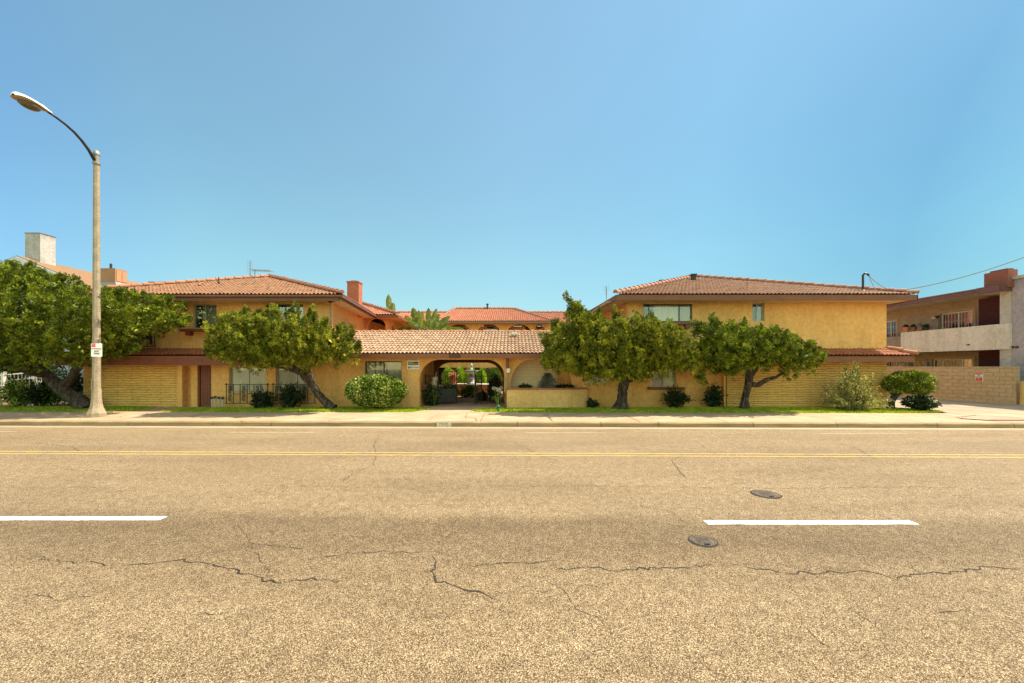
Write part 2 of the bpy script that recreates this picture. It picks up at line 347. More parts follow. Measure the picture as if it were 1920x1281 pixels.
# wall with openings. Mp(u,d,z)->world; hole=(u0,u1,z0,z1,rx,rz)
def MY(Y0): return lambda u, d, z: (u, Y0+d, z)
def MXn(X0): return lambda u, d, z: (X0+d, u, z)     # faces -X, depth grows to +X
def MXp(X0): return lambda u, d, z: (X0-d, u, z)
def wall(mb, Mp, u0, u1, z0, z1, t, holes=()):
    H = []
    for h in holes:
        h = tuple(h)+(0, 0) if len(h) == 4 else tuple(h); H.append(h)
    def top(h, u):
        a, b, c, d, rx, rz = h
        if rx <= 0: return d
        e = min(u-a, b-u)
        if e >= rx: return d
        k = max(0, 1-e/rx); return d-rz+rz*math.sqrt(max(0, 1-k*k))
    br = {u0, u1}
    for h in H:
        br |= {h[0], h[1]}
        if h[4] > 0:
            n = 12
            for i in range(n+1):
                th = math.pi/2*i/n; e = h[4]*(1-math.cos(th)); br |= {h[0]+e, h[1]-e}
    br = sorted(x for x in br if u0-1e-6 <= x <= u1+1e-6)
    for a, b in zip(br[:-1], br[1:]):
        if b-a < 1e-6: continue
        mid = (a+b)/2
        hs = sorted([h for h in H if h[0] < mid < h[1]], key=lambda h: h[2])
        za = zb = z0
        for h in hs+[None]:
            ta, tb = (h[2], h[2]) if h else (z1, z1)
            for d in (0, t): mb.quad(Mp(a, d, za), Mp(b, d, zb), Mp(b, d, tb), Mp(a, d, ta))
            if h:
                mb.quad(Mp(a, 0, ta), Mp(b, 0, tb), Mp(b, t, tb), Mp(a, t, ta))
                za, zb = top(h, a), top(h, b)
                mb.quad(Mp(a, 0, za), Mp(b, 0, zb), Mp(b, t, zb), Mp(a, t, za))
    for h in H:
        for u in (h[0], h[1]):
            mb.quad(Mp(u, 0, h[2]), Mp(u, t, h[2]), Mp(u, t, top(h, u)), Mp(u, 0, top(h, u)))
    for u in (u0, u1): mb.quad(Mp(u, 0, z0), Mp(u, t, z0), Mp(u, t, z1), Mp(u, 0, z1))
    mb.quad(Mp(u0, 0, z1), Mp(u1, 0, z1), Mp(u1, t, z1), Mp(u0, t, z1))
    return mb
def mbox(mb, Mp, u0, u1, d0, d1, z0, z1):
    p = [Mp(u, d, z) for z in (z0, z1) for u, d in ((u0, d0), (u1, d0), (u1, d1), (u0, d1))]
    return mb.add(p, [(0,3,2,1),(4,5,6,7),(0,1,5,4),(1,2,6,5),(2,3,7,6),(3,0,4,7)])
def window(par, Mp, u0, u1, z0, z1, frame='alu', mull=(.5,), drapes=(), fw=.045, d=.10, bars=0, room=True):
    """drapes: list of (fraction0, fraction1, material)"""
    f = MB()
    for a, b, c, e in ((u0, u1, z0, z0+fw), (u0, u1, z1-fw, z1)): mbox(f, Mp, a, b, d, d+.06, c, e)
    for a in [u0, u1-fw]: mbox(f, Mp, a, a+fw, d, d+.06, z0+fw, z1-fw)
    for q in mull:
        a = u0+(u1-u0)*q; mbox(f, Mp, a-fw*.45, a+fw*.45, d+.003, d+.057, z0+fw, z1-fw)
    if bars:
        for i in range(1, bars):
            a = u0+(u1-u0)*i/bars
            mbox(f, Mp, a-.008, a+.008, d+.018, d+.034, z0+fw, z1-fw)
        for i in range(1, 4):
            z = z0+(z1-z0)*i/4; mbox(f, Mp, u0+fw, u1-fw, d+.016, d+.036, z-.008, z+.008)
    w = f.build('window', frame, par)
    g = MB(); mbox(g, Mp, u0+fw, u1-fw, d+.022, d+.028, z0+fw, z1-fw); g.build('pane', 'glass', w)
    for a, b, m in drapes:
        c = MB(); ua = u0+(u1-u0)*a; ub = u0+(u1-u0)*b; n = max(4, int((ub-ua)/.035)); pts = []
        for i in range(n+1):
            u = ua+(ub-ua)*i/n; dd = d+.085+(.014 if i % 2 else -.014); pts.append((u, dd))
        for (ua_, da), (ub_, db) in zip(pts[:-1], pts[1:]):
            c.quad(Mp(ua_, da, z0), Mp(ub_, db, z0), Mp(ub_, db, z1), Mp(ua_, da, z1))
        c.build('curtain', m, w, recalc=False)  # 'interior' ones are near-black sheets painting the dark room, not cloth
    if room:
        r = MB(); dd = d+1.1; e = .25
        for q in ([(u0-e, dd, z0-e), (u1+e, dd, z0-e), (u1+e, dd, z1+e), (u0-e, dd, z1+e)],
                  [(u0-e, d+.35, z0-e), (u0-e, dd, z0-e), (u0-e, dd, z1+e), (u0-e, d+.35, z1+e)],
                  [(u1+e, d+.35, z0-e), (u1+e, dd, z0-e), (u1+e, dd, z1+e), (u1+e, d+.35, z1+e)],
                  [(u0-e, d+.35, z0-e), (u1+e, d+.35, z0-e), (u1+e, dd, z0-e), (u0-e, dd, z0-e)],
                  [(u0-e, d+.35, z1+e), (u1+e, d+.35, z1+e), (u1+e, dd, z1+e), (u0-e, dd, z1+e)]):
            r.quad(*[Mp(*x) for x in q])
        r.build('room_backing', 'interior', w, recalc=False)
    return w
# clay tile roof plane: poly[0]->poly[1] is the eave
def tile_roof(poly, mat, par, per=.17, row=.40, res=6, amp=.06, step=.5, name='roof_slope'):
    pts = [Vector(p) for p in poly]; u = (pts[1]-pts[0]).normalized()
    n = Vector((0, 0, 0))
    for i in range(1, len(pts)-1): n += (pts[i]-pts[0]).cross(pts[i+1]-pts[0])
    n.normalize()
    if n.z < 0: n = -n
    v = n.cross(u).normalized()
    if v.z < 0: v = -v
    uv = [((p-pts[0]).dot(u), (p-pts[0]).dot(v)) for p in pts]
    umin = min(a for a, b in uv); umax = max(a for a, b in uv); vmax = max(b for a, b in uv)
    nu = int((umax-umin)/per*res)+2; nr = int(math.ceil(vmax/row))
    us = umin+np.arange(nu+1)*(per/res)
    vs = []; hs = []; tv = []
    for k in range(nr):
        for f_, h_ in ((-.045 if k else -.03, .012+.04*step), (.5, .012+.018*step), (.955, .012)):
            vs.append((k+f_)*row); hs.append(h_); tv.append(k+max(.02, min(.96, f_)))
    vs = np.array(vs); hs = np.array(hs)
    jit = RNG.normal(0, .004, (nr, int((umax-umin)/per)+3))
    U, V = np.meshgrid(us, vs); Hh = np.repeat(hs[:, None], len(us), 1)
    pr = np.abs(np.sin(math.pi*(U-umin)/per))
    ti = ((U-umin)/per+1e-6).astype(int); ki = np.repeat(np.repeat(np.arange(nr), 3)[:, None], len(us), 1)
    Hh = Hh + amp*pr + jit[ki, np.minimum(ti, jit.shape[1]-1)]
    X = np.array(pts[0])[None, None, :] + U[..., None]*np.array(u) + V[..., None]*np.array(v) + Hh[..., None]*np.array(n)
    Lp = ORG[par.name]; X = X-np.array(Lp)
    R, Cc = U.shape
    idx = np.arange(R*Cc).reshape(R, Cc)
    fa = np.stack([idx[:-1, :-1], idx[:-1, 1:], idx[1:, 1:], idx[1:, :-1]], -1).reshape(-1, 4)
    me = bpy.data.meshes.new(name); me.from_pydata(X.reshape(-1, 3).tolist(), [], fa.tolist())
    ul = me.uv_layers.new(name='UVMap')
    tvv = np.repeat(np.array(tv)[:, None], len(us), 1); tu = (U-umin)/per
    tuu = tu[:, :]; 
    co = np.stack([tuu, tvv], -1).reshape(-1, 2)[fa.reshape(-1)]
    # keep every face inside its own tile cell
    cu = np.floor((co.reshape(-1, 4, 2)[:, :, 0]).mean(1)+1e-4); cv = np.floor(co.reshape(-1, 4, 2)[:, :, 1].min(1))
    cell = np.stack([cu, cv], -1)+.5
    ul.data.foreach_set('uv', np.repeat(cell, 4, 0).astype(np.float32).reshape(-1))
    bm = bmesh.new(); bm.from_mesh(me)
    cen = sum(pts, Vector())/len(pts)
    for i in range(1, len(pts)):
        a = pts[i]; b = pts[(i+1) % len(pts)]; e = (b-a).normalized(); nn = e.cross(n)
        if (cen-a).dot(nn) > 0: nn = -nn
        g = list(bm.verts)+list(bm.edges)+list(bm.faces)
        bmesh.ops.bisect_plane(bm, geom=g, plane_co=a-Lp+nn*.01, plane_no=nn, clear_outer=True)
    bm.to_mesh(me); bm.free()
    # underside board
    o = link(me, name, mat, par)
    s = MB(); s.slab([p - n*.02 for p in pts], -n*.10); s.build('roof_board', 'fascia', o)
    return o
def caps(par, a, b, mat='cap', r=.10, seg=.42, name='ridge_caps'):
    a = Vector(a); b = Vector(b); t = (b-a); n = max(1, int(t.length/seg)); mb = MB(); d = t.normalized()
    side = d.cross(Vector((0, 0, 1))).normalized(); up = side.cross(d).normalized()
    for i in range(n):
        p0 = a+t*(i/n)-d*.05; p1 = a+t*((i+1)/n); lift = random.uniform(0, .012)
        vs = []
        for p, rr, l in ((p0, r*1.15, .035), (p1, r*.92, .0)):
            for k in range(9):
                th = math.pi*(k/8)*1.16-.25
                vs.append(p+side*math.cos(th)*rr+up*(math.sin(th)*rr+l+lift+.02))
        mb.add(vs, [(k, k+1, k+10, k+9) for k in range(8)]+[tuple(range(9))])
    return mb.build(name, mat, par, recalc=False)
def beam(mb, a, b, h, t, nrm):
    a = Vector(a); b = Vector(b); nrm = Vector(nrm)*t
    mb.slab([a, b, b+Vector((0, 0, -h)), a+Vector((0, 0, -h))], nrm)
# ------------------------------------------------------------------ foliage
def leaf_mesh(name, pos, dirs, ln, wd, mat, par, nrm=None):
    n = len(pos); d = dirs/np.linalg.norm(dirs, axis=1, keepdims=True)
    r = RNG.normal(size=(n, 3)) if nrm is None else unit(nrm)+RNG.normal(0, .28, (n, 3)); s = np.cross(d, r); s /= np.linalg.norm(s, axis=1, keepdims=True)+1e-9
    nn = np.cross(d, s)
    l = (ln*RNG.uniform(.65, 1.25, n))[:, None]; w = (wd*RNG.uniform(.7, 1.25, n))[:, None]
    v = np.empty((n, 4, 3)); v[:, 0] = pos; v[:, 1] = pos+d*l*.5+s*w*.5+nn*w*.15; v[:, 2] = pos+d*l; v[:, 3] = pos+d*l*.5-s*w*.5+nn*w*.15
    v -= np.array(ORG[par.name]) if par else 0
    me = bpy.data.meshes.new(name)
    me.vertices.add(n*4); me.vertices.foreach_set('co', v.reshape(-1).astype(np.float32))
    me.loops.add(n*4); me.loops.foreach_set('vertex_index', np.arange(n*4, dtype=np.int32))
    me.polygons.add(n); me.polygons.foreach_set('loop_start', np.arange(0, n*4, 4, dtype=np.int32))
    me.polygons.foreach_set('loop_total', np.full(n, 4, dtype=np.int32))
    me.update(); me.validate()
    return link(me, name, mat, par)
def unit(a): return a/(np.linalg.norm(a, axis=-1, keepdims=True)+1e-9)
def flames(C, A, Ln, R, per):
    """clumps: centres C, axes A, lengths, radii -> leaf positions, dirs"""
    n = len(C); k = per
    t = RNG.uniform(0, 1, (n, k))**.8
    rad = RNG.normal(size=(n, k, 3)); ax = A[:, None, :]
    rad = unit(rad-(rad*ax).sum(-1, keepdims=True)*ax)
    prof = np.clip(np.sin(np.clip(t*.85+.15, 0, 1)*math.pi)**.7, .05, 1)*RNG.uniform(.55, 1.05, (n, k))
    pos = C[:, None, :]+ax*(t*Ln[:, None])[..., None]+rad*(prof*R[:, None])[..., None]
    d = unit(rad*(.9-.5*t)[..., None]+ax*.8+RNG.normal(0, .25, (n, k, 3)))
    return pos.reshape(-1, 3), d.reshape(-1, 3), rad.reshape(-1, 3)
def inpoly(px, py, poly):
    c = np.zeros(len(px), bool); n = len(poly); j = n-1
    for i in range(n):
        xi, yi = poly[i]; xj, yj = poly[j]
        k = ((yi > py) != (yj > py)) & (px < (xj-xi)*(py-yi)/(yj-yi+1e-12)+xi)
        c ^= k; j = i
    return c
def dpoly(px, py, poly):
    best = np.full(len(px), 1e9); n = len(poly)
    for i in range(n):
        a = np.array(poly[i], float); b = np.array(poly[(i+1) % n], float); ab = b-a
        t = np.clip(((px-a[0])*ab[0]+(py-a[1])*ab[1])/(ab@ab+1e-9), 0, 1)
        best = np.minimum(best, np.hypot(px-a[0]-t*ab[0], py-a[1]-t*ab[1]))
    return best
def crown(par, poly_px, spikes, Yc, Df, Db, mat, nclump=420, per=190, lean=(0, 0, 1), lw=(.055, .021), Rr=(.075, .13), Lr=(.32, .6), Rpx=45, holes=.0, inner=2600, gap=.085):
    poly = [((x-HX)/F*Yc, HC+(HY-y)/F*Yc) for x, y in poly_px]
    xs = [p[0] for p in poly]; zs = [p[1] for p in poly]; Rm = Rpx/F*Yc
    def sample(n, inset):
        out = []
        while sum(map(len, out)) < n:
            x = RNG.uniform(min(xs), max(xs), n*3); z = RNG.uniform(min(zs), max(zs), n*3)
            ok = inpoly(x, z, poly); x = x[ok]; z = z[ok]; d = dpoly(x, z, poly); ok = d > inset
            out.append(np.stack([x[ok], z[ok], d[ok]], -1))
        return np.concatenate(out)[:n]
    nl = 400
    cand = sample(2600, .10); keep = [cand[0]]
    for q in cand[1:]:          # flames spread evenly over the outline
        if len(keep) >= nl: break
        if min((q[0]-k[0])**2+((q[1]-k[1])*.75)**2 for k in keep) > gap*RNG.uniform(.6, 1.5): keep.append(q)
    S = np.array(keep); nl = len(S); S = np.concatenate([S, S[:nl//2]]); side = np.repeat([1, 0], [nl, nl//2])
    th = np.sqrt(np.clip(1-(1-np.clip(S[:, 2]/Rm, 0, 1))**2, .03, 1))
    jit = RNG.uniform(.55, 1.08, len(S))
    yy = np.where(side == 1, Yc-th*Df*jit, Yc+th*Db*jit*.9)
    LC = np.stack([S[:, 0], yy, S[:, 1]], -1)
    cen = np.array([np.mean(xs), Yc, np.mean(zs)-.9])
    out = LC-cen; out[:, 0] *= .28; out = unit(out)
    LA = unit(out*.40+np.array(lean)*1.0+RNG.normal(0, .20, LC.shape))
    LL_ = RNG.uniform(.75, 1.2, len(LC)); LR = RNG.uniform(.115, .175, len(LC))
    for sc_ in (1, .8, .8, .8, .8, .8):     # keep the flame tips inside the outline
        tip = LC+LA*(LL_*.62)[:, None]; okk = inpoly(tip[:, 0], tip[:, 2], poly); LL_ = np.where(okk, LL_, LL_*sc_)
    LR = np.minimum(LR, LL_*.32+.02)
    base = LC-LA*(LL_*.38)[:, None]
    sb, sa, sl2, sr = [], [], [], []
    for bx, by, tx, ty, r in spikes:
        for q in range(3):
            b = np.array(P(bx+RNG.uniform(-5, 5), by+4, Yc))+np.array([0, RNG.uniform(-.2, .2), 0]); t = np.array(P(tx, ty, Yc))+RNG.normal(0, .03, 3) if q == 0 else np.array(P(tx*.5+bx*.5+RNG.uniform(-9, 9), ty*.5+by*.5, Yc))
            ln = np.linalg.norm(t-b); sb.append(b); sa.append((t-b)/ln); sl2.append(ln); sr.append(r*.8)
    base = np.concatenate([base, np.array(sb)]); LA = np.concatenate([LA, np.array(sa)]); LL_ = np.concatenate([LL_, sl2]); LR = np.concatenate([LR, sr])
    nf = 22; k = len(base)*nf
    tt = RNG.uniform(0, 1, (len(base), nf))**.85
    rad = RNG.normal(size=(len(base), nf, 3)); ax = LA[:, None, :]; rad = unit(rad-(rad*ax).sum(-1, keepdims=True)*ax)
    pr_ = np.clip(np.sin(np.clip(tt*.75+.25, 0, 1)*math.pi)**.8, .04, 1)*RNG.uniform(.6, 1.05, tt.shape)
    C = (base[:, None, :]+ax*(tt*.92*LL_[:, None])[..., None]+rad*(pr_*LR[:, None])[..., None]).reshape(-1, 3)
    A = unit((rad*(.65-.3*tt)[..., None]+ax*.9+RNG.normal(0, .16, rad.shape)).reshape(-1, 3))
    Ln = RNG.uniform(.12, .22, k); R = RNG.uniform(.035, .055, k)
    pos, d, rd = flames(C, A, Ln, R, per)
    big = np.repeat((rad*(1-.5*tt)[..., None]+ax*(.9*tt)[..., None]).reshape(-1, 3), per, 0)
    o = leaf_mesh('foliage', pos, d, lw[0], lw[1], mat, par, big*1.0+rd*.55)
    S = sample(inner, .3); th = np.sqrt(np.clip(1-(1-np.clip(S[:, 2]/Rm, 0, 1))**2, .02, 1))
    y = Yc+RNG.uniform(-.62, .8, inner)*th*np.where(RNG.uniform(0, 1, inner) < .6, Df, Db)
    pos = np.stack([S[:, 0], y, S[:, 1]], -1)
    leaf_mesh('inner_foliage', pos, RNG.normal(size=pos.shape), .24, .16, mat, par)
    return o
def bush(name, c, rad, n, lw, mat, label, group=None, cat='shrub', up=.3, shell=.55, lumps=.18, stems=5, flat=0, petals=None):
    """rounded shrub of many leaves: c = base centre on the ground, rad = half sizes, top = 2*rz"""
    t = thing(name, (c[0], c[1], c[2]), label, cat, group)
    u = unit(RNG.normal(size=(n, 3)))
    ph = RNG.uniform(0, 6, 6)
    lp = 1+lumps*(np.sin(u[:, 0]*5+ph[0])*np.sin(u[:, 2]*6+ph[1])+.6*np.sin(u[:, 1]*9+ph[2]+u[:, 0]*7))
    rr = RNG.uniform(shell, 1, n)**.6*lp
    pos = np.array([c[0], c[1], c[2]+rad[2]])+u*rr[:, None]*np.array(rad)
    pos[:, 2] = np.maximum(pos[:, 2], c[2]+.02)
    d = unit(u+np.array([0, 0, up])+RNG.normal(0, .5, (n, 3)))
    leaf_mesh('foliage', pos, d, lw[0], lw[1], mat, t, u+.25*RNG.normal(size=u.shape))
    k = n//12; u = unit(RNG.normal(size=(k, 3))); pos = np.array([c[0], c[1], c[2]+rad[2]])+u*(RNG.uniform(0, .75, k)**.5)[:, None]*np.array(rad)
    pos[:, 2] = np.maximum(pos[:, 2], c[2]+.05)
    leaf_mesh('inner_foliage', pos, RNG.normal(size=(k, 3)), lw[0]*2.6, lw[1]*2.6, mat, t)
    mb = MB()
    for i in range(stems):
        a = random.uniform(0, 6.28); q = .75
        mb.tube([(c[0]+.06*math.cos(a), c[1]+.06*math.sin(a), c[2]-.05), (c[0]+rad[0]*.4*math.cos(a), c[1]+rad[1]*.4*math.sin(a), c[2]+rad[2]*.8), (c[0]+rad[0]*q*math.cos(a), c[1]+rad[1]*q*math.sin(a), c[2]+rad[2]*1.4)], [.03, .018, .006], 6)
    mb.build('stems', 'bark', t)
    if petals:
        m, cnt, sz = petals; u = unit(RNG.normal(size=(cnt, 3))); u[:, 2] = np.abs(u[:, 2])
        pos = np.array([c[0], c[1], c[2]+rad[2]])+u*np.array(rad)*1.02
        pos = np.repeat(pos, 5, 0)+RNG.normal(0, sz*.4, (cnt*5, 3)); leaf_mesh('blossoms', pos, unit(RNG.normal(size=pos.shape)), sz, sz*.7, m, t)
    return t
# ================================================================== SETTING
def sheet(name, pts, mat, z=None, sub=0):
    mb = MB(); mb.quad(*pts); o = mb.build(name, mat, recalc=False); return struct(o)
def sk(x, y, z): return (x, ys(x, y), z)
sheet('ground', [(-400, -200, -.06), (400, -200, -.06), (400, 600, -.06), (-400, 600, -.06)], 'mulch')
sheet('road', [sk(-90, -14, 0), sk(90, -14, 0), sk(90, 13.30, 0), sk(-90, 13.30, 0)], 'asphalt')
sheet('gutter', [sk(-90, 13.30, .002), sk(90, 13.30, .002), sk(90, 13.70, .008), sk(-90, 13.70, .008)], 'gutter')
# kerb with rounded nose, cut into bays by dark joints
kerb = MB(); prof = [(13.66, -.05), (13.67, .13), (13.70, .158), (13.74, .17), (13.84, .172), (13.84, -.05)]
xs = [-60]+[PX(p, 13.7) for p in (65, 230, 392, 505, 817, 970, 1126, 1233, 1407, 1560, 1742, 1880)]+[50]
for a, b in zip(xs[:-1], xs[1:]):
    a += .01; b -= .01; n = len(prof)
    kerb.add([sk(a, y, z) for y, z in prof]+[sk(b, y, z) for y, z in prof], [tuple(range(n)), tuple(range(n, 2*n))[::-1]]+[(i, (i+1) % n, n+(i+1) % n, n+i) for i in range(n)])
struct(kerb.build('kerb', 'kerb'))
# pavement slabs
sw = MB(); sxs = [-60, -46, -40, -34]+[PX(p, 15) for p in (60, 215, 352, 500, 640, 812, 905, 1030, 1180, 1330, 1500, 1660, 1800, 1960)]+[32, 40, 60]
for i, (a, b) in enumerate(zip(sxs[:-1], sxs[1:])):
    z = .171+random.uniform(-.004, .004)
    sw.slab([sk(a+.014, 13.845, z), sk(b-.014, 13.845, z), sk(b-.014, 16.42, z+.012), sk(a+.014, 16.42, z+.012)], (0, 0, -.12))
struct(sw.build('sidewalk', 'concrete'))
sheet('soil_bed', [(-60, ys(-60, 16.3), .10), (60, ys(60, 16.3), .10), (60, 90, .16), (-60, 90, .16)], 'mulch')
# lawns (turf base) with the curved edges of the photo, all in plan
def plan(pts, Yf=None): return pts
def turf(poly):
    mb = MB(); n = len(poly)
    def zz(y): return .178+max(0, min(1, (y-16.4)/2))*.062
    mb.add([(x, y, zz(y)) for x, y in poly]+[(x, y, .08) for x, y in poly], [tuple(range(n))]+[(i, (i+1) % n, n+(i+1) % n, n+i) for i in range(n)])
    return mb
def gp(px, Y): return (PX(px, Y), Y)
e = 16.44
lawns = [
 [(-34, ys(-34, e)), (PX(205, e), ys(-16, e)), gp(240, 16.85), gp(275, 17.35), gp(290, 17.9), gp(250, 18.15), (-20, 18.2), (-34, 18.4)],
 [(PX(292, e), ys(-14.5, e)), (PX(768, e), ys(-4, e)), gp(785, 16.8), gp(800, 17.3), gp(808, 17.75), (-8, 17.95), gp(420, 17.8), gp(345, 17.7), gp(318, 17.1)],
 [(PX(925, e), ys(-1, e)), (PX(1700, e), ys(16, e)), gp(1765, 16.7), gp(1745, 17.1), gp(1690, 17.6), (15.5, 17.9), (8, 17.9), (3.4, 17.7), (-.3, 17.6), gp(900, 17.35), gp(883, 16.95), gp(893, 16.65)]]
tb = MB()
for p in lawns:
    m_ = turf(p); tb.add(m_.v, m_.f)
turf_o = tb.build('lawn', 'grass_base' if 'grass_base' in M else 'mulch'); struct(turf_o)
M['grass_base'] = pm('turf_soil', (.20, .26, .02), (.30, .32, .05), 5, 1, 60, .6, .02); turf_o.data.materials[0] = M['grass_base']
gpos = []
for p, cnt in zip(lawns, (24000, 30000, 46000)):
    x0 = min(q[0] for q in p); x1 = max(q[0] for q in p); y0 = min(q[1] for q in p); y1 = max(q[1] for q in p)
    x = RNG.uniform(x0, x1, cnt); y = RNG.uniform(y0, y1, cnt); ok = inpoly(x, y, p) & (x > -26); gpos.append(np.stack([x[ok], y[ok]], -1))
    # fringe creeping over the edge
    for i in range(len(p)):
        a = np.array(p[i]); b = np.array(p[(i+1) % len(p)]); k = int(np.linalg.norm(b-a)*90)
        t = RNG.uniform(0, 1, k)[:, None]; gpos.append(a+(b-a)*t+RNG.normal(0, .03, (k, 2)))
gpos = np.concatenate(gpos); gz = .172+np.clip((gpos[:, 1]-16.4)/2, 0, 1)*.062
gd = RNG.normal(0, .45, (len(gpos), 3)); gd[:, 2] = 1
go = leaf_mesh('grass', np.concatenate([gpos, gz[:, None]], 1), gd, .062, .02, 'grass', None)
tag(go, 'short green lawn grass between sidewalk and apartment walls', 'grass', kind='stuff')
# paths and driveway, a few mm above the soil bed
def path(pts, z0=.155, z1=.205):
    mb = MB(); mb.slab([(x, y, z0+(z1-z0)*max(0, min(1, (y-16.4)/2))+.01) for x, y in pts], (0, 0, -.05)); return mb
p1 = path([(PX(768, e), ys(-4, e-.01)), (PX(925, e), ys(-1, e-.01)), gp(893, 16.65), gp(883, 16.95), gp(900, 17.35), (-.3, 18.4), (-4.2, 18.4), gp(800, 17.6), gp(800, 17.3), gp(785, 16.8)], .172, .21)
p1.slab([(-4.2, 18.41, .215), (-.3, 18.41, .215), (-.3, 26.5, .22), (-4.2, 26.5, .22)], (0, 0, -.05))
struct(p1.build('entrance_path', 'concrete'))
p2 = path([(PX(205, e), ys(-16, e-.01)), (PX(292, e), ys(-14.5, e-.01)), gp(318, 17.1), gp(345, 17.7), gp(420, 17.8), gp(420, 18.3), gp(290, 18.25), gp(290, 17.9), gp(275, 17.35), gp(240, 16.85)], .172, .212)
struct(p2.build('door_path', 'concrete'))
dv = MB(); dv.slab([(PX(1765, 16.42), 16.15, .185), (36, 15.85, .185), (36, 60, .26), (17.25, 60, .26), (17.25, 19, .22), gp(1700, 17.75)+(.20,), gp(1745, 17.1)+(.19,), gp(1765, 16.7)+(.185,)], (0, 0, -.06))
struct(dv.build('driveway', 'drive'))
cy = MB(); cy.slab([(-7.7, 26.52, .215), (4.5, 26.52, .215), (4.5, 33, .215), (-7.7, 33, .215)], (0, 0, -.05)); struct(cy.build('courtyard_paving', 'concrete'))
# road paint
yl = MB()
for yc in (9.31, 9.56):
    n = 60
    for i in range(n):
        a = -60+i*2; b = a+2; yl.quad(sk(a, yc-.036, .004), sk(b, yc-.036, .004), sk(b, yc+.036, .004), sk(a, yc+.036, .004))
struct(yl.build('centre_lines', 'yellow', recalc=False))
def dash(px0, px1, py, w, mat, name, wob=.006):
    Y = HC*F/(py-HY); a = PX(px0, Y); b = PX(px1, Y); mb = MB(); n = 24; xs_ = np.linspace(a, b, n+1); 
    lo = [random.uniform(-wob, wob) for _ in xs_]; hi = [random.uniform(-wob, wob) for _ in xs_]
    for i in range(n): mb.quad((xs_[i], Y-w/2+lo[i]-SKEW*0, .004), (xs_[i+1], Y-w/2+lo[i+1], .004), (xs_[i+1], Y+w/2+hi[i+1], .004), (xs_[i], Y+w/2+hi[i], .004))
    o = mb.build(name, mat, recalc=False); return struct(o)
dash(-60, 307, 972.3, .14, 'whiteline', 'lane_dash'); dash(1323, 1714, 980, .14, 'whiteline', 'lane_dash')
for a, b, y in ((-120, 30, 809.5), (425, 590, 811), (982, 1135, 811.8), (1538, 1700, 813)): dash(a, b, y, .09, 'worn', 'worn_dash')
# cracks in the asphalt
def crack_line(mb, pts, w=.012, jag=.035, step=.06, br=.12):
    P3 = [Vector(((x-HX)*HC/(y-HY), HC*F/(y-HY), 0)) for x, y in pts]
    out = []
    for a, b in zip(P3[:-1], P3[1:]):
        n = max(1, int((b-a).length/step))
        for i in range(n): out.append(a+(b-a)*i/n+Vector((random.uniform(-jag, jag)*.6, random.uniform(-jag, jag), 0)))
    out.append(P3[-1])
    for i, (a, b) in enumerate(zip(out[:-1], out[1:])):
        d = (b-a); 
        if d.length < 1e-5: continue
        s = Vector((-d.y, d.x, 0)).normalized()
        ends = min(i, len(out)-2-i)/5.
        k = 1.35*w*min(1, .35+ends)*(.25+1.0*abs(math.sin(i*.55+len(out)))*random.uniform(.5, 1.2)); k2 = k*random.uniform(.6, 1.2)
        mb.quad(a-s*k*.5+Vector((0,0,.003)), b-s*k2*.5+Vector((0,0,.003)), b+s*k2*.5+Vector((0,0,.003)), a+s*k*.5+Vector((0,0,.003)))
        if random.random() < br:
            q = a+Vector((random.uniform(-.16, .16), random.uniform(-.14, .14), 0)); mb.quad(a-s*k*.3+Vector((0,0,.0032)), q+Vector((0,0,.0032)), a+s*k*.3+Vector((0,0,.0032)))
ck = MB()
